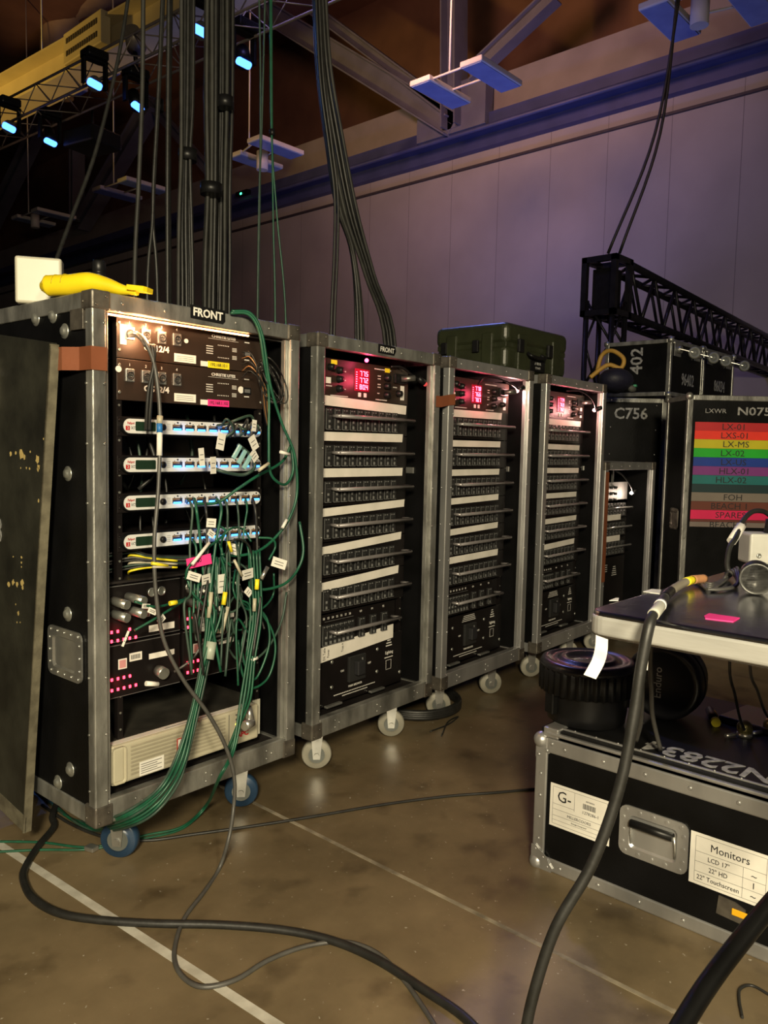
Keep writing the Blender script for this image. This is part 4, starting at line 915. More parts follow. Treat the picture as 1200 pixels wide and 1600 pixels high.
# local: x runs along world -Y, y runs along world +X
GD = .62; GB = .362; t = .036
MB().box(.004, GL - .004, .004, GD - .004, .004, GB).build('case_body', BLK, g)
MB().box(.010, GL - .01, .012, GD - .01, GB + .004, GB + .022).build('lid', BPLAS, g)
for nm, b in (('top_extrusion', (t, GL - t, 0, t, GB - t - .004, GB, .004)), ('bottom_extrusion', (t, GL - t, 0, t, 0, t, .004)), ('side_extrusion', (0, t, 0, t, 0, GB, .004)), ('side_extrusion', (GL - t, GL, 0, t, 0, GB, .004)),
              ('side_extrusion', (0, t, GD - t, GD, 0, GB, .004)), ('top_extrusion', (0, t, t, GD - t, GB - t, GB, .004)), ('bottom_extrusion', (0, t, t, GD - t, 0, t, .004))):
    m = MB().box(*b)
    if nm == 'top_extrusion' and b[0] == t: rivet_row(m, [(t + .05 + i * .11, 0, GB - .02) for i in range(12)], (0, -1, 0), .0055)
    if nm == 'bottom_extrusion' and b[0] == t: rivet_row(m, [(t + .05 + i * .11, 0, .018) for i in range(12)], (0, -1, 0), .0055)
    if b[0] == 0 and b[1] == t and nm == 'side_extrusion' and b[2] == 0: rivet_row(m, [(t / 2, 0, .08 + i * .06) for i in range(4)], (0, -1, 0), .005)
    m.build(nm, ALU2, g)
m = MB(); m.box(.03, GL - .03, -.001, .012, GB + .008, GB + .017, .003); m.box(.03, GL - .03, .024, .032, GB + .022, GB + .027, .002); rivet_row(m, [(.1 + i * .06, .028, GB + .027) for i in range(20)], (0, 0, 1), .003, .002); m.build('lid_extrusion', ALU2, g)
MB().box(.02, .065, .002, .06, GB + .0, GB + .028, .004).build('lid_corner', ALU2, g)
for x in (0, GL):
    for z in (0, GB):
        c = MB(); sx = 1 if x == 0 else -1; sz = 1 if z == 0 else -1
        c.sphere((x + sx * .012, .010, z + sz * .012), .022, 16)
        c.prism([(0, 0), (.062, 0), (.066, .012), (.056, .022), (.050, .034), (.036, .046), (.024, .052), (.012, .062), (0, .060)], frame((x, -.001 if sx * sz > 0 else .001, z), (sx, 0, 0), (0, 0, sz)), .003)
        rivet_row(c, [(x + sx * .05, -.003, z + sz * .012), (x + sx * .012, -.003, z + sz * .05), (x + sx * .036, -.003, z + sz * .034)], (0, -1, 0), .005)
        c.build('ball_corner', ALU2, g)
recessed_handle(g, FR(.333, .0035, .190), .172, .125, m=ALU2)
# G- label : X local = GY - worldY
lb = MB().prism([(-.086, -.058), (.086, -.058), (.086, .058), (-.086, .058)], FR(.134, .0038, .186), .0009).build('shipping_label', WHITE, g)
pr = MB(); Ml = FR(.134, .0030, .186)
def line(mb, x0, x1, z0, z1, M): mb.prism([(x0, z0), (x1, z0), (x1, z1), (x0, z1)], M, .0004)
for a in ((-.078, .078, .050, .0507), (-.078, .078, -.0507, -.050), (-.078, -.0773, -.05, .05), (.0773, .078, -.05, .05), (-.078, -.014, .004, .0047), (-.0147, -.014, .0, .05), (-.078, .078, -.0107, -.010), (-.078, .078, -.028, -.0273), (-.078, .078, -.040, -.0394)): line(pr, *a, Ml)
for i in range(14): line(pr, .010 + i * .0026, .0113 + i * .0026 + (i % 3) * .0003, .016, .030, Ml)
pr.build('printed_frame', GINK, lb)
text('G-', .042, Ml @ Matrix.Translation((-.044, .026, .0003)), INK, lb, sx=.95); text('1278286-1', .011, Ml @ Matrix.Translation((.032, .006, .0003)), GINK, lb); text('00700034', .006, Ml @ Matrix.Translation((.030, .037, .0003)), GINK, lb)
text('MILLERCOORS', .0105, Ml @ Matrix.Translation((.0, -.0195, .0003)), GINK, lb); text('Storage Compound', .0055, Ml @ Matrix.Translation((.0, -.034, .0003)), GINK, lb)
lb = MB().prism([(-.090, -.062), (.090, -.062), (.090, .062), (-.090, .062)], FR(.513, .0038, .180), .0009).build('contents_label', WHITE, g)
Ml = FR(.513, .0030, .180); pr = MB()
for a in ((-.078, .080, .054, .0547), (-.078, .080, -.0547, -.054), (-.078, -.0773, -.054, .054), (.0793, .080, -.054, .054), (-.078, .08, .0173, .018), (-.078, .08, -.007, -.0063), (-.078, .08, -.031, -.0303), (.030, .0307, -.054, .0173)): line(pr, *a, Ml)
pr.build('printed_frame', GINK, lb)
text('Monitors', .025, Ml @ Matrix.Translation((.0, .034, .0003)), INK, lb, sx=.95)
for s, z in (('LCD 17"', .005), ('22" HD', -.019), ('22" Touchscreen', -.043)): text(s, .0155, Ml @ Matrix.Translation((-.024, z, .0003)), INK, lb, sx=.9)
text('1', .020, Ml @ Matrix.Translation((.054, -.019, .0003)), INK, lb); text('~', .022, Ml @ Matrix.Translation((.054, .004, .0003)), INK, lb); text('~', .022, Ml @ Matrix.Translation((.054, -.043, .0003)), INK, lb)
lt = MB().prism([(-.030, -.02), (.03, -.024), (.034, .012), (.01, .022), (-.026, .024)], FR(.520, .0038, .088), .003).build('butterfly_latch', STEEL, g)
MB().box(.525, .560, -.002, .001, .080, .095, .001).build('yellow_sticker', mat('orange_yellow_plastic', (.80, .42, .01), .5), lt)
text('N22834', .095, frame((GL * .0 + .42, .09, GB + .0228), (-1, 0, 0), (0, -1, 0)), STEN, g, 'stencil', sx=1.0, bold=.002)

# ---------------------------------------------------------------- drum cases on the foreground case
ZC = GB + .0225
dr = thing('round_case', (1.985, 1.03, ZC), .3, 'round black plastic drum case with ribbed lid beside the silver table', 'round case')
MB().lathe([(.096, 0), (.104, .006), (.108, .03), (.112, .120), (.112, .125)], None, 40).build('body', BPLAS, dr)
md = lambda i, z: 1.0 if (i % 4) < 2 else .955
MB().lathe([(.118, .085), (.131, .088), (.131, .150), (.126, .158)], None, 144, md).build('ribbed_skirt', BPLAS, dr)
MB().lathe([(.128, .150), (.130, .158), (.124, .170), (.108, .174), (.104, .170), (.080, .170), (.076, .176), (.058, .176), (.054, .170), (.0005, .170)], None, 48).build('lid', mat('lid_black_plastic', (.016, .016, .02), .28), dr)
text('EnduroCase', .022, frame((0, .0, .1705), (.75, -.66, 0), (.66, .75, 0)), STEN, dr)
for a in (2.4, 5.4): MB().box(.105, .125, -.018, .018, .03, .09, .004, M=Matrix.Rotation(a, 4, 'Z')).build('latch', BPLAS, dr)
# round case lying on its side
c2 = D(1042, 1058, 2.30)
_p = G(1036, 1066, ZC + .106)
d2 = thing('round_case', (_p.x, _p.y, ZC), 0, 'black round case lying on its edge behind the thick hanging cable', 'round case')
ax = Vector((-.92, -.10, .0)).normalized(); Mx = frame((0, 0, .106), ax.cross(Vector((0, 0, 1))) * -1, (0, 0, 1)); 
if (Mx.to_3x3().col[2]).dot(ax) < 0: Mx = frame((0, 0, .106), ax.cross(Vector((0, 0, 1))), (0, 0, 1))
MB().lathe([(.088, -.12), (.092, -.11), (.098, -.04), (.098, .0)], Mx, 40).build('body', BPLAS, d2)
MB().lathe([(.100, -.06), (.105, -.055), (.105, .0), (.100, .012), (.088, .016), (.084, .012), (.0005, .012)], Mx, 48).build('lid', mat('side_lid_plastic', (.014, .014, .018), .35), d2)
text('Enduro', .030, Mx @ Matrix.Translation((-.01, 0, .0128)) @ Matrix.Rotation(PI / 2, 4, 'Z'), WINK, d2)
MB().cyl(Mx @ Vector((-.066, -.0, .012)), Mx @ Vector((-.066, 0, .03)), .022, 18).build('turn_knob', RIV, d2)
MB().lathe([(.103, -.045), (.1059, -.043), (.1059, -.028), (.103, -.026)], Mx, 48).build('locking_ring', BPLAS, d2)
# small clutter on case
r = thing('laptop', (2.47, .80, ZC), -.15, 'thin dark slab reflecting blue light at the back of the foreground case', 'laptop')
r.location = (2.30, .63, ZC)
MB().box(-.08, .08, -.12, .12, 0, .018, .003).build('base', mat('blue_black_gloss', (.03, .03, .05), .25), r); 
p_ = thing('cable_connector', (2.235, .775, ZC + .012), .5, 'black cable connector with yellow rings lying on the foreground case', 'connector'); 
MB().cyl((-.045, 0, 0), (.05, 0, 0), .012, 12).build('barrel', BPLAS, p_); MB().cyl((-.058, 0, 0), (-.043, 0, 0), .0125, 12).build('end_ring', YTAPE, p_); MB().cyl((.0, -.003, -.002), (.03, -.003, -.002), .0125, 12).build('middle_ring', mat('amber_ring', (.8, .4, .01), .4), p_)
GLS = mat('amber_glass_bulb', (.30, .26, .10), .08, .6)
for k, (px, py, lab) in enumerate(((1163, 1150, 'small shiny amber bulb on the foreground case, fully visible one'), (1204, 1146, 'small shiny amber bulb cut off by the right edge'))):
    q = G(px, py, ZC); r = thing('indicator_bulb', q, .2, lab, 'lamp'); MB().sphere((0, 0, .022), .021, 16).build('globe', GLS, r); MB().lathe([(.020, 0), (.020, .008), (.014, .010)], None, 16).build('collar', ZINC, r)
    MB().cyl((-.02, .02, .006), (-.045, .04, .006), .005, 8).build('stem', ZINC, r)
for a, b, lab in (((1140, 1042), (1163, 1140), 'thin black lead hanging under the table to the amber bulb'), ((1172, 1042), (1204, 1125), 'thin grey lead hanging under the table at the right edge')):
    pa = D(a[0], a[1], 1.85); pb = G(b[0], b[1], ZC + .03); cable('thin_lead', [Vector((pa.x, pa.y, .801)), pa, pa.lerp(pb, .35) + Vector((0, 0, -.01)), pa.lerp(pb, .7) + Vector((0, .0, -.015)), pb], .0035, BRUB if a[0] < 1150 else GREYCAB, lab)

# ---------------------------------------------------------------- silver table
TZ = .85; t0 = G(918, 952, TZ)
TX0, TY0 = t0.x, t0.y
tb = thing('work_table', (TX0, TY0, 0), -PI / 2, 'silver metal topped table with rolled edge in the right foreground', 'table')
TW, TD, TT = 1.05, .68, .045
pl = rrect(TW, TD, .03, 5)
m = MB(); Mt = frame((TW / 2, TD / 2, TZ - TT), (1, 0, 0), (0, 1, 0)); m.prism(pl, Mt, TT)
top_ = m.build('tabletop', ALUT, tb)
RIM = mat('lit_satin_aluminium_rim', (.62, .62, .59), .45, .5, (.44, .44, .42), 5, bump=.08, bscale=30, stretch=(.5, 1, 3))  # paler than the tabletop: light on the edge is painted into the rim
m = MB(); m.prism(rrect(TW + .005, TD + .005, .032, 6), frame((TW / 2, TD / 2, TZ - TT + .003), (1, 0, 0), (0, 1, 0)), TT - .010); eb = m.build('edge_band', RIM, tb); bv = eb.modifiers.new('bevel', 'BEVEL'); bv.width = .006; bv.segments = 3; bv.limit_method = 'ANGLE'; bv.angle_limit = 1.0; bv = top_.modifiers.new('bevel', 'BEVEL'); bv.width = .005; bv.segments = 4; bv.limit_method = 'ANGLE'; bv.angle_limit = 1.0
for x, y in ((.06, TD - .06),): pass
LEGM = mat('black_leg_tube', (.004, .004, .004), .32, 0, (.002, .002, .002), 10, spec=.25)
inv = tb.matrix_basis.inverted() if False else Matrix.Rotation(PI / 2, 4, 'Z') @ Matrix.Translation((-TX0, -TY0, 0))
lg = [D(1008, 1700, .90), D(1098, 1550, .98), D(1172, 1452, 1.04), D(1262, 1345, 1.12), D(1400, 1170, 1.20)]
lg[-1].z = min(lg[-1].z, TZ - TT - .01)
MB().tube([inv @ p for p in smooth(lg)], .0125, 14).build('leg', LEGM, tb)
MB().cyl((TW - .08, TD - .08, .0), (TW - .08, TD - .08, TZ - TT), .02, 12).build('leg', LEGM, tb)
MB().cyl((TW - .08, .1, .0), (TW - .08, .1, TZ - TT), .02, 12).build('leg', LEGM, tb)
lp = lg[0]; MB().tube([inv @ p for p in (lp, lp + Vector((-.08, .0, -.25)), Vector((lp.x - .1, lp.y, .015)))], .017, 12).build('leg', LEGM, tb)
# tape bits on the table
def patch(px, poly, z, name, m, label):
    q = [G(x, y, z) for x, y in poly]; c = sum(q, Vector()) / len(q); mb = MB(); a = [mb.b.verts.new(p - c) for p in q]; b = [mb.b.verts.new(p - c + Vector((0, 0, .0012))) for p in q]
    mb.b.faces.new(a); mb.b.faces.new(b)
    for i in range(len(q)): j = (i + 1) % len(q); mb.b.faces.new((a[i], a[j], b[j], b[i]))
    return tag(mb.build(name, m, None, c), label, 'tape')
patch(0, [(1100, 963), (1108, 959), (1156, 966), (1146, 972), (1102, 967)], TZ, 'tape_scrap', PTAPE, 'bright pink tape scrap stuck on the silver table')
patch(0, [(1005, 925), (1018, 921), (1033, 922), (1031, 928)], TZ, 'tape_scrap', WHITE, 'small white tape scrap on the silver table by the cable')
patch(0, [(952, 939), (962, 935), (967, 935), (966, 939)], TZ, 'tape_scrap', WHITE, 'tiny white tape scrap at the left edge of the table')
q0 = G(945, 995, TZ - TT); 
def ribbon(pts, wv, name, m, label):
    mb = MB(); b = mb.b; prev = None; wv = Vector(wv)
    n = Vector((-.0008, -.0004, 0))
    for p in smooth(pts, 5):
        v = [b.verts.new(p), b.verts.new(p + wv), b.verts.new(p + wv + n), b.verts.new(p + n)]
        if prev:
            for i in range(4): j = (i + 1) % 4; b.faces.new((prev[i], prev[j], v[j], v[i]))
        else: b.faces.new(v)
        prev = v
    b.faces.new(prev[::-1]); return tag(mb.build(name, m), label, 'tape')
dT = 1.335
ribbon([D(931, 992, dT - .005), D(930, 1010, dT - .012), D(925, 1030, dT - .01), D(912, 1054, dT - .02)], D(950, 1000, dT) - D(931, 993, dT), 'tape_tail', WHITE, 'white tape tail hanging from the front corner of the silver table')
ribbon([D(1007, 1015, 1.40), D(1006, 1030, 1.40), D(1005, 1046, 1.40)], D(1014, 1016, 1.4) - D(1007, 1015, 1.4), 'tape_tail', WHITE, 'short white tape tail behind the thick hanging cable')
# thick cable over the table edge
ck = [G(1100, 904, TZ + .014), G(1075, 908, TZ + .016), G(1045, 926, TZ + .016), D(1029, 950, 1.29), D(1016, 972, 1.245), D(1002, 1040, 1.24), D(990, 1120, 1.24), D(968, 1230, 1.24), D(925, 1350, 1.24), D(868, 1450, 1.24), D(832, 1560, 1.24), D(815, 1650, 1.24)]
TC = thing('thick_cable', (0, 0, 0), 0, 'thick black cable draped over the silver table edge down towards the floor', 'cable')
sm = smooth(ck, 8); MB().tube(sm[16:], [.0078 if i < 16 else .0088 for i in range(len(sm[16:]))], 14).build('jacket', BRUB, TC)
MB().tube(sm[6:20], .0082, 14).build('heat_shrink', mat('clear_tan_sleeve', (.28, .25, .19), .4), TC)
MB().tube(sm[0:7], [.0092] * 7, 14).build('orange_sleeve', mat('tan_orange_sleeve', (.45, .22, .10), .45), TC)
MB().tube(sm[6:10], .0088, 14).build('yellow_band', YTAPE, TC)
MB().tube(sm[15:20], .0088, 14).build('black_band', BPLAS, TC)
MB().tube(sm[22:30], .0094, 14).build('white_sleeve', mat('milky_sleeve', (.48, .48, .42), .4), TC)
MB().tube(sm[22:24], .0100, 14).build('white_ring', WHITE, TC)
for px, lab in (((1016, 1030), (1018, 1080), (1020, 1120), (1032, 1172)), 'thin grey cable hanging behind the thick one onto the foreground case'), (((1004, 1060), (1003, 1100), (1001, 1130), (994, 1157)), 'thin grey cable hanging just left of its twin onto the foreground case'):
    pts = [Vector((D(px[0][0], px[0][1], 1.70).x, D(px[0][0], px[0][1], 1.70).y, .799))] + [D(x, y, 1.75 + .07 * i) for i, (x, y) in enumerate(px)]
    cable('grey_cable', pts, .0055, GREYCAB, lab)
# grey box, plug and leads on the table
bx = thing('junction_box', G(1186, 897, TZ), .35, 'pale grey metal box standing on the table at the right edge', 'box')
_q = D(1206, 880, 2.0); bx.location = Vector((_q.x, _q.y, TZ))
bx.rotation_euler.z = yaw - PI / 2
MB().box(-.070, .050, -.03, .04, .004, .080, .006).build('case', mat('pale_grey_paint', (.50, .50, .46), .4), bx); MB().box(-.020, .004, -.0315, -.03, .050, .070).build('paper_label', WHITE, bx)
MB().lathe([(.006, 0), (.006, .002), (.0025, .0025), (.0025, .001)], FR(-.048, -.030, .026), 14).build('screw', RIV, bx); MB().box(-.06, .04, -.028, .038, .0, .005).build('feet', BPLAS, bx)
MB().cyl((-.012, 0, .080), (-.012, 0, .115), .012, 12, .009).build('cable_gland', BPLAS, bx)
cable('box_lead', [D(1204, 806, 2.05), D(1192, 799, 2.03), D(1175, 800, 2.0), D(1160, 815, 1.97), D(1150, 840, 1.92), D(1140, 855, 1.90), D(1136, 880, 1.88), D(1138, 893, 1.87)], .0062, BRUB, 'black lead arching from the grey box with a white tag')
tg = MB().tube([D(1158, 822, 1.955), D(1143, 846, 1.93)], .012, 8).build('cable_tag', WHITE); tag(tg, 'white paper tag wrapped around the arching black lead', 'tag')
pg = thing('large_plug', D(1181, 899, 1.60), 0, 'large round black plug lying on the silver table beside the grey box', 'plug')
pa = pg.location.copy(); ax2 = (-f0 - r0 * .45).normalized()
MB().cyl((0, 0, 0), ax2 * .05, .031, 24).build('shell', BPLAS, pg); k = MB().lathe([(.031, 0), (.031, .004), (.028, .005), (.026, .0), (.0005, .0)], frame(ax2 * .055, ax2.cross(Vector((0, 0, 1))), Vector((0, 0, 1)).copy()) if False else Matrix.Translation(ax2 * .05) @ ax2.to_track_quat('Z', 'Y').to_matrix().to_4x4(), 28).build('face_ring', mat('dark_plug_face', (.08, .08, .075), .3, .4), pg)
MB().cyl((0, 0, 0), -ax2 * .06, .026, 20, .014).build('strain_relief', BRUB, pg)
for i in range(4):
    cable('thin_wire', [G(1082 + i * 3, 903 + i * 2, TZ + .006), G(1110, 912 + i * 3, TZ + .006), G(1130 + i * 3, 905 - i, TZ + .006), D(1140 + i * 4, 893 - i * 2, 1.7), G(1152, 908 + i * 2, TZ + .008), G(1140 - i * 4, 918 + i, TZ + .006), G(1105, 921, TZ + .006)], .003, GREYCAB, 'tangled thin grey wires between the plug and the thick cable', 'wire', 'thin grey wires on the table')

# ================================================================ FLOOR CABLES
def fc(px, r): return [G(x, y, r) for x, y in px]
cable('floor_cable', fc([(110, 1215), (95, 1240), (82, 1275), (84, 1292), (60, 1322), (42, 1350), (36, 1372), (50, 1402), (90, 1426), (150, 1437), (240, 1443), (340, 1445), (440, 1453), (520, 1470), (590, 1500), (660, 1545), (720, 1585), (765, 1630)], .0095), .0095, BRUB, 'thick black cable snaking across the floor from behind the leaning black panel')
cable('floor_cable', fc([(66, 1258), (110, 1287), (165, 1308), (230, 1313), (300, 1304), (400, 1290), (500, 1274), (600, 1257), (700, 1244), (780, 1238), (860, 1230)], .0045), .0045, BRUB, 'thin black cable lying straight across the floor towards the foreground case')
up = [RP(203, 523, .045), RP(216, 524, .015), RP(228, 537, -.01), RP(241, 570, -.02), RP(249, 630, -.03), RP(250, 690, -.04), RP(247, 770, -.05), RP(241, 850, -.06), RP(244, 930, -.07), RP(256, 1000, -.08), RP(285, 1060, -.10), RP(325, 1115, -.12), RP(352, 1165, -.13), RP(366, 1215, -.14)]
GC = cable('grey_cable', up + [D(365, 1262, 2.15), D(357, 1312, 2.11)] + fc([(342, 1358), (320, 1392), (288, 1435), (273, 1480), (276, 1512), (296, 1535), (325, 1542), (370, 1530), (420, 1500), (480, 1478), (540, 1472), (590, 1490), (630, 1530), (665, 1580), (690, 1620)], .005), .0052, GREYCAB, 'grey cable looping from the top rack socket down onto the floor')
MB().tube([RP(249, 662, -.034), RP(249.5, 676, -.037)], .0075, 10).build('blue_band', mat('blue_band', (.02, .16, .45), .5), GC); MB().tube([RP(249.5, 676, -.037), RP(249, 712, -.043)], .0072, 10).build('white_sleeve', WHITE, GC)
MB().tube([RP(250, 650, -.032), RP(249.5, 662, -.034)], .0078, 10).build('tan_sleeve', BEIGE, GC)
MB().tube(smooth([RP(203, 523, .045), RP(214, 523, .018), RP(224, 531, .0), RP(229, 540, -.008)]), .008, 12).build('plug_boot', ZINC, GC)
for k, off in enumerate((0, 5)): cable('twisted_lead', [RP(228 + off, 545, .0), RP(237 + off, 541, -.012), RP(240, 570, -.02), RP(232 + off, 610, -.01), RP(229 + off, 650, -.0), RP(228 + off, 672, .01)], .0045, BRUB, 'dark twisted lead ends hanging beside the grey cable in front of the relay panels', 'cable', 'dark lead ends at the relay panels')
cable('coiled_cable', [v + Vector((0, 0, .0)) for v in [Vector((2.62 + .19 * math.cos(t) * (1 + .04 * math.sin(3 * t)), 2.15 + .17 * math.sin(t), .012 + .008 * (t / (2 * PI)))) for t in [i * PI / 6 for i in range(50)]]], .011, BRUB, 'coil of black cable on the floor behind the second rack', n=3)
cable('cable_end', fc([(1205, 1556), (1175, 1540), (1157, 1545), (1155, 1562), (1160, 1590)], .004), .003, BRUB, 'short thin black cord on the floor at the bottom right')
cable('cable_end', fc([(672, 1143), (700, 1132), (716, 1120), (700, 1128), (690, 1150)], .004), .003, BRUB, 'short black cord on the floor below the third rack')

# ================================================================ GREEN CABLES
grp = 'green cables cascading from the first rack'
rnd = random.Random(11)
def gcab(pts, r=.0035, m=GREEN, label='green data cable running down the right front of the first rack', tags=(), group=grp):
    o = cable('green_cable', pts, r, m, label, 'cable', group); return o
def flag(parent, px, py, w_, h_, r=-.05, ang=0, m=WHITE, lines=True):
    c = RP(px, py, r); Mf = frame(c, (1, .03, 0), (0, 0, 1)) @ Matrix.Rotation(ang, 4, 'Z') @ Matrix.Rotation(rnd.uniform(-.3, .3), 4, 'Y')
    k = MB().prism([(-w_ / 2, -h_ / 2), (w_ / 2, -h_ / 2), (w_ / 2, h_ / 2), (-w_ / 2, h_ / 2)], Mf, .0008).build('cable_tag', m, parent)
    if lines:
        q = MB()
        for j in range(2): q.prism([(-w_ * .32, -.001), (w_ * .3, -.001), (w_ * .3, .001), (-w_ * .32, .001)], Mf @ Matrix.Translation((0, h_ * (.12 - j * .28), .0008)), .0003)
        q.build('tag_writing', GINK, k)
    return k
# from sockets of splitter 3 and 4 drooping down into the tangle
ends = [(300, 1040), (318, 1050), (312, 1000), (345, 1040), (352, 1060), (372, 1060), (385, 1040), (395, 1030)]
for row, (zp, xs) in enumerate(((775, (292, 303, 318, 338, 350, 368, 383, 394)), (838, (300, 318, 338, 352, 366, 380)))):
    for i, x in enumerate(xs):
        e = ends[i % len(ends)]; d0 = rnd.uniform(-.05, -.015)
        lean = rnd.uniform(-10, 10)
        l2 = rnd.uniform(-16, 16); pts = [RP(x, zp + 10, .03), RP(x + 1, zp + 5, .0), RP(x + 6 + l2 * .2, zp + 22, d0), RP(x + 4 + lean * .6, zp + 65 + l2, d0), RP((x + e[0]) / 2 + lean * 1.6, zp + 150, d0 - .02), RP(e[0] + lean - l2, e[1] - 90, d0 - .03), RP(e[0], e[1] + l2, d0 - .05)]
        o = gcab(pts, rnd.choice((.003, .0035, .004)), (GREEND, GREEN, BRUB, GREEN, GREEND)[(i + row) % 5])
        if i in (2,): MB().tube([pts[4], pts[4].lerp(pts[5], .25)], .0055, 8).build('cable_sleeve', BEIGE if row else WHITE, o)
# main trunk going to the floor, left
for i in range(9):
    j = 4.5 * math.cos(i * 2.4) * math.sqrt(i / 8) / 1.5; q_ = .012 * math.sin(i * 2.4) * math.sqrt(i / 8); o = rnd.uniform(-4, 4)
    k_ = lambda a: a * j + rnd.uniform(-1.5, 1.5)
    pts = [RP(332 + k_(4), 870 + o, -.03), RP(330 + k_(3.2), 960, -.05 + q_), RP(318 + k_(2.4), 1040, -.06 + q_), RP(300 + k_(2.6), 1120, -.07 + q_), RP(283 + k_(3.6), 1185, -.080 + q_), RP(262 + k_(5), 1228, -.095 + q_)]
    pts += [D(228 + j * 5, 1262 + j * 3, 2.02), D(185 + j * 5, 1284 + j * 3, 2.05), G(140 + j * 4, 1290 + j * 3, .012), G(105 + j * 3, 1276 + j * 2, .008), G(60 + j * 2, 1235 + j, .006)]
    g_ = gcab(pts, .0036, GREEN if i % 4 else GREEND)
    if i == 4:
        MB().tube([RP(331, 1003, -.075), RP(326, 1030, -.08)], .014, 10).build('white_sleeve', mat('clear_sleeve', (.42, .46, .38), .4), g_)
# second trunk to the floor through (370,1190)
for i in range(4):
    j = i - 1.5
    pts = [RP(398 + j * 5, 860, -.04), RP(402 + j * 4, 960, -.06), RP(392 + j * 4, 1030, -.07), RP(384 + j * 5, 1090, -.08), RP(368 + j * 3, 1170, -.10), RP(345 + j * 2, 1215, -.11)]
    if i < 2: pts += [G(322, 1262 + j * 3, .04), G(285, 1296 + j * 3, .006), G(230, 1312 + j * 5, .004), G(143, 1328 + j * 3, .004), G(60, 1334 + j * 12, .004), G(-40, 1342 + j * 18, .004)]
    else: pts = pts[:4] + [RP(370 + j * 4, 1130, -.06), RP(352 + j * 4, 1175, -.05)]
    gcab(pts, .0034)
cl = thing('cable_wrap', G(143, 1326, .006), .3, 'small silver wrap binding two green cables on the floor', 'cable tie'); MB().box(-.012, .012, -.016, .016, -.004, .008, .002).build('band', ZINC, cl)
# loops at the right of the rack
loops = [[(360, 489, -.01), (388, 491, -.03), (404, 515, -.04), (412, 560, -.04), (420, 615, -.03), (420, 690, -.03), (423, 740, -.03), (445, 757, -.03), (458, 735, -.03), (455, 695, -.02)],
         [(362, 486, -.01), (392, 490, -.03), (410, 525, -.04), (422, 600, -.04), (440, 660, -.04), (460, 710, -.05), (464, 770, -.05), (452, 810, -.05), (430, 840, -.04), (405, 860, -.04), (375, 868, -.03), (345, 866, -.02)],
         [(455, 695, -.02), (440, 722, -.02), (400, 745, -.03), (370, 765, -.02), (340, 785, .0), (305, 787, .02)],
         [(468, 815, -.03), (474, 860, -.05), (465, 890, -.05), (445, 912, -.05), (415, 921, -.04), (403, 918, -.03)],
         [(403, 840, -.02), (425, 842, -.04), (430, 855, -.04), (420, 875, -.04)],
         [(385, 975, -.04), (378, 1010, -.05), (385, 1045, -.06), (400, 1060, -.06), (420, 1010, -.06), (418, 970, -.05), (404, 950, -.04)],
         [(403, 950, -.04), (425, 985, -.05), (430, 1020, -.06), (418, 1060, -.06), (392, 1075, -.06), (378, 1050, -.05), (372, 1000, -.04)],
         [(448, 925, -.03), (440, 970, -.04), (420, 1010, -.05), (395, 1032, -.05), (370, 1030, -.03), (355, 1010, -.02)],
         [(210, 985, -.02), (245, 965, -.03), (285, 940, -.02), (290, 934, .0)], [(210, 940, -.02), (245, 948, -.03), (290, 936, -.0)],
         [(290, 895, -.03), (300, 925, -.05), (320, 950, -.06), (322, 990, -.06), (316, 1040, -.06)],
         [(272, 1050, .0), (300, 1030, -.02), (322, 1000, -.03), (350, 990, -.03), (372, 960, -.03)]]
for i, L_ in enumerate(loops): gcab([RP(*p) for p in L_], .0042 if i < 4 else .0034, GREEN if i not in (7, 11) else GREYCAB if i == 11 else GREEND)
rnd = random.Random(21)
for i in range(16):   # messy short loops within the tangle
    cx = rnd.uniform(320, 400); cy = rnd.uniform(850, 1000); a = rnd.uniform(0, 6); R_ = rnd.uniform(14, 34)
    gcab([RP(cx + R_ * math.cos(a + t * .8), cy + R_ * 1.3 * math.sin(a + t * .8), rnd.uniform(-.06, .0)) for t in range(6)], .003, rnd.choice((GREEN, GREEND, BRUB)), 'short looped leads knotted in the middle of the green tangle', group='short leads in the tangle')
# plugs with clear boots at the right of the upper splitters
rnd = random.Random(5)
pk = gcab([RP(340, 665, .02), RP(355, 662, -.02), RP(372, 655, -.04), RP(392, 650, -.04), RP(398, 665, -.03)], .004, GREEND, 'short leads with white tags plugged into the top white splitter', group='short tagged leads')
flag(pk, 345, 690, .028, .045, -.03, -.2); flag(pk, 397, 665, .018, .032, -.045, -.1); flag(pk, 396, 692, .030, .040, -.045, .5); flag(pk, 397, 712, .030, .030, -.045, .6)
for i in range(7):
    x = 345 + i * 8; gcab([RP(x, 668, .03), RP(x + 2, 664 + i % 3 * 4, -.01), RP(x + 10, 655 + (i * 5) % 20, -.04), RP(x + 20 - (i * 7) % 16, 672, -.03), RP(x + 6, 684 - i, -.01)], .0035, (GREEND, BRUB, GREYCAB)[i % 3], 'short leads with white tags plugged into the top white splitter', group='short tagged leads')
pk = gcab([RP(330, 728, .02), RP(345, 736, -.02), RP(375, 742, -.03), RP(390, 738, -.04), RP(398, 728, -.04), RP(392, 712, -.04), RP(372, 695, -.04)], .005, GREEND, 'lead with clear plugs over the second white splitter', group=None)
flag(pk, 315, 714, .020, .048, -.02, .1); flag(pk, 333, 727, .024, .046, -.02, .03)
for i in range(3):
    CLR = mat('clear_plug_%d' % i, (.25, .45, .45), .15) if i == 0 else CLR
    MB().box(-.006, .006, -.004, .004, -.022, .022, .002).build('clear_plug', CLR, pk, RP(370 + i * 8, 706 + i * 8, -.045), (0, .6, 0))
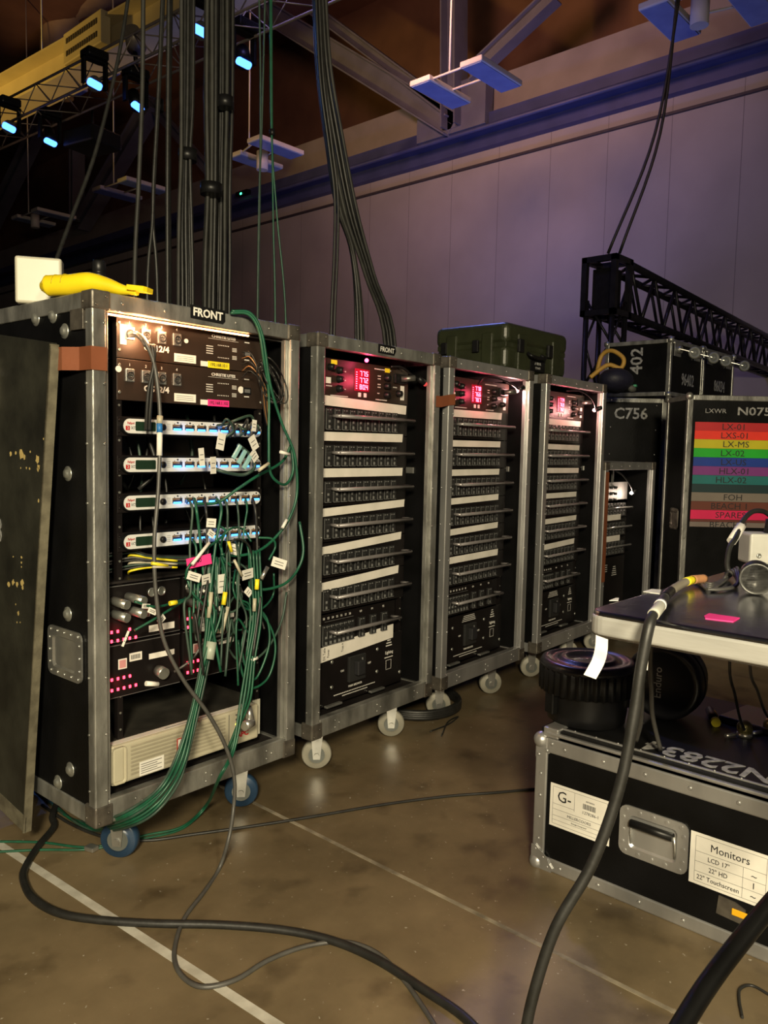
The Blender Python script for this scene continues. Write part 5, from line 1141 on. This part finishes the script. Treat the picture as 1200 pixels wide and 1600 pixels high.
# flags in the tangle
tg_ = gcab([RP(340, 820, .0), RP(352, 832, -.03), RP(320, 860, -.05), RP(295, 885, -.06), RP(290, 905, -.05)], .0034, GREEN, 'green lead carrying a pink flag in the middle of the first rack', group=None)
pf = flag(tg_, 311, 877, .068, .028, -.06, .17, PTAPE, False); text('40', .016, frame(RP(311, 876, -.0625), (1, .03, .17), (0, 0, 1)), INK, pf)
MB().tube([RP(327, 848, -.07), RP(300, 882, -.075)], .0045, 8).build('white_sleeve', WHITE, tg_)
fl = gcab([RP(345, 870, -.02), RP(352, 900, -.05), RP(345, 960, -.06), RP(332, 1000, -.06), RP(322, 1040, -.06)], .0034, GREEN, 'green lead carrying the white tags in the middle of the first rack', group=None)
flag(fl, 303, 901, .042, .022, -.06, -.35); flag(fl, 322, 905, .036, .026, -.062, .05); flag(fl, 346, 912, .026, .052, -.05, -.02); flag(fl, 387, 897, .050, .028, -.065, .05)
flag(fl, 436, 880, .048, .028, -.07, -.35); flag(fl, 388, 925, .020, .026, -.05, .8); flag(fl, 330, 817, .028, .024, -.04, -.1); flag(fl, 330, 834, .024, .018, -.04, -.6); flag(fl, 338, 955, .030, .020, -.03, .2); flag(fl, 316, 975, .012, .040, -.04, .0)
flag(fl, 365, 858, .028, .030, -.03, -.3); flag(fl, 396, 968, .012, .024, -.05, .0); flag(fl, 372, 915, .018, .03, -.03, .3); flag(fl, 228, 947, .026, .012, -.03, -.2); flag(fl, 238, 955, .024, .014, -.035, -.5); flag(fl, 252, 968, .026, .016, -.035, .6); flag(fl, 196, 998, .006, .040, -.03, -.45)
for a, b, m, rr in [((356, 948), (346, 990), BEIGE, .0055), ((352, 925), (349, 945), YTAPE, .0065), ((330, 925), (326, 965), BEIGE, .006), ((402, 905), (401, 921), YTAPE, .0065), ((418, 886), (408, 905), ZINC, .006), ((357, 846), (362, 862), YTAPE, .0045), ((398, 935), (397, 955), BEIGE, .0055),
                    ((448, 812), (441, 825), WHITE, .0048), ((438, 706), (452, 728 - 18), WHITE, .0048), ((404, 720 + 15), (420, 724), BEIGE, .005), ((392, 1032), (402, 1028), WHITE, .005), ((228, 1068), (247, 1069), WHITE, .0065), ((265, 943), (276, 941), YTAPE, .0065), ((237, 880), (262, 884), YTAPE, .004), ((238, 886), (268, 886), BEIGE, .003), ((366, 875), (378, 900), BEIGE, .004)]:
    MB().tube([RP(*a, -.068), RP(*b, -.070)], rr, 8).build('cable_sleeve', m, fl)
# big elbow plug at lower right of rack 1
ep = thing('elbow_plug', RP(386, 1125, -.03), 0, 'silver right angle plug in front of the beige power supply', 'plug'); e0 = ep.location
MB().cyl((-.02, -.012, -.01), (.012, -.006, -.006), .015, 16).build('barrel', ZINC, ep); MB().cyl((.008, -.006, -.012), (.003, -.004, .040), .014, 14, .008).build('body', ZINC, ep)
MB().tube([RP(386, 1110, -.03) - e0, RP(384, 1085, -.03) - e0, RP(386, 1050, -.03) - e0, RP(384, 1010, -.02) - e0], .005, 8).build('lead', BRUB, ep)
# black coiled leads upper right
rnd = random.Random(9)
for i in range(8):
    cx, cy = 424 + rnd.uniform(-6, 6), 598 + rnd.uniform(-6, 6); w_ = rnd.uniform(5, 14); h_ = rnd.uniform(28, 42); a = .55
    pts = []
    for t in range(13):
        u = t / 12 * 2 * PI; x = w_ * math.cos(u); y = h_ * math.sin(u); pts.append(RP(cx + x * math.cos(a) + y * math.sin(a) * .75, cy + y * math.cos(a) - x * math.sin(a), -.02 + rnd.uniform(-.015, .02)))
    cable('coiled_lead', pts, .0022, BRUB, 'thin black lead coiled beside the relay panels', 'cable', 'coiled thin leads', 5, 6)
for i in range(5): cable('thin_red_lead', [RP(378, 550 + i * 10, .03), RP(392, 552 + i * 7, -.01), RP(405 + i * 3, 585 + i * 6, -.02), RP(412 + i * 2, 640, -.01), RP(417 + i, 665, -.0)], .0018, COPP if i % 2 else BRUB, 'thin dark leads running from the relay panels to the coil', 'cable', 'thin leads at the relay panels', 5, 6)
# yellow and grey leads left behind shelf
for i in range(9): cable('yellow_end_lead', [W1(.08 if i % 3 else .17, .12, .612 + .007 * i), W1(.16, .09, .625 + .007 * i), W1(.21, .07, .632 + .004 * i), W1(.28 if i % 3 == 0 else .36, .055, .626 + .003 * i)], .0032, (YTAPE, BRUB, GREEND, BEIGE, BRUB, GREYCAB, YTAPE, GREEND, BRUB)[i], 'leads with yellow and tan ends lying on the shelf', 'cable', 'leads on the rack shelf', 5, 6)

# ================================================================ HANGING CABLE BUNDLES
rnd = random.Random(4)
def hang(pxs, Y, r, m, label, group, jit=0):
    pts = [PY(x, y, Y) for x, y in pxs]; b = pts[-1]; pts.append(Vector((b.x, b.y, max(.3, b.z - .9))))
    return cable('hanging_cable', pts, r, m, label, 'cable', group, 6, 7)
def bundle(path, n, spread, Y, r, label, group, m=None, ys=.05):
    for i in range(n):
        u = (i + .5) / n * 2 - 1; dy = rnd.uniform(-ys, ys); ph = rnd.uniform(-.06, .06)
        hang([(x + (u + ph * (k % 2)) * s, y) for k, ((x, y), s) in enumerate(zip(path, spread))], Y + dy, r * rnd.uniform(.85, 1.15), m or rnd.choice((BRUB, DK, BRUB)), label, group)
DK = mat('dusty_black_jacket', (.028, .028, .024), .6, 0, (.014, .014, .012), 14)
bundle([(343, -40), (342, 150), (341, 290), (339, 400), (338, 500)], 20, (22, 21, 19, 20, 21), 2.85, .0085, 'black cable in the thickest hanging bundle behind the first rack', 'thickest hanging cable bundle')
bundle([(293, -40), (292, 150), (290, 245), (289, 350), (290, 490)], 8, (11, 10, 8, 11, 13), 2.80, .0075, 'black cable in the medium hanging bundle left of the thickest one', 'medium hanging cable bundle')
bundle([(266, -40), (264, 150), (263, 300), (264, 480)], 2, (4, 3, 3, 4), 2.75, .008, 'black cable in the slim pair between the medium bundle and the forked pair', 'slim hanging pair')
hang([(224, -40), (222, 150), (216, 300), (210, 455)], 2.75, .0085, DK, 'single dusty black cable hanging left of the forked pair', None)
hang([(255, -40), (247, 150), (240, 280), (238, 350), (230, 465)], 2.7, .007, BRUB, 'left strand of the forked hanging cable pair', None)
hang([(257, -40), (248, 150), (241, 280), (239, 350), (246, 465)], 2.7, .007, BRUB, 'right strand of the forked hanging cable pair', None)
cable('hanging_cable', [PY(206, -40, 2.6), PY(185, 90, 2.55), PY(150, 235, 2.5), PY(112, 340, 2.45), PY(86, 412, 2.4), PY(80, 440, 2.4)], .0065, BRUB, 'black cable slanting down from the top left to the cream box')
for k, path in enumerate([[(415, -40), (409, 200), (405, 300), (402, 500)], [(424, -40), (425, 200), (427, 350), (430, 510)], [(422, -40), (424, 200), (433, 340), (447, 515)], [(404, -40), (407, 120), (406, 300), (403, 495)]]):
    hang(path, 2.8, .0042, GREEN if k % 3 else GREEND, 'thin green cable hanging behind the right of the first rack', 'green hanging cables')
MB_t = MB().cyl(PY(425, 202, 2.8), PY(425.5, 212, 2.8), .012, 10).build('cable_tie', BPLAS); tag(MB_t, 'black tape binding the two green hanging cables', 'cable tie')
lb2 = 'black cable in the swept bundle falling behind the second rack'
bundle([(494, -40), (500, 100), (514, 220), (528, 320), (552, 400), (562, 535)], 5, (6, 6, 6, 4, 3, 7), 2.85, .009, lb2, 'swept bundle behind the second rack')
bundle([(500, -40), (508, 100), (525, 210), (548, 330), (578, 430), (610, 545)], 7, (8, 9, 11, 11, 8, 9), 2.9, .009, lb2, 'swept bundle behind the second rack')
for s in (0, 5): hang([(492 + s, -40), (500 + s, 120), (514 + s, 230), (523 + s, 310), (522 + s, 400), (517 + s, 525)], 2.8, .007, BRUB, 'thin black strand falling at the left of the swept bundle', 'thin strands of the swept bundle')
for (x, y, w_, lab) in ((330, 296, .055, 'black tape wrap around the thickest hanging bundle, lower one'), (352, 160, .04, 'black tape wrap around the thickest hanging bundle, upper one'), (293, 243, .045, 'black tape wrap around the medium hanging bundle'), (249, 165, .02, 'black tape wrap on the forked hanging pair')):
    p = PY(x, y, 2.78); tag(MB().cyl(p - Vector((0, 0, .022)), p + Vector((0, 0, .022)), w_ * .8, 14).build('tape_wrap', BPLAS), lab, 'tape')
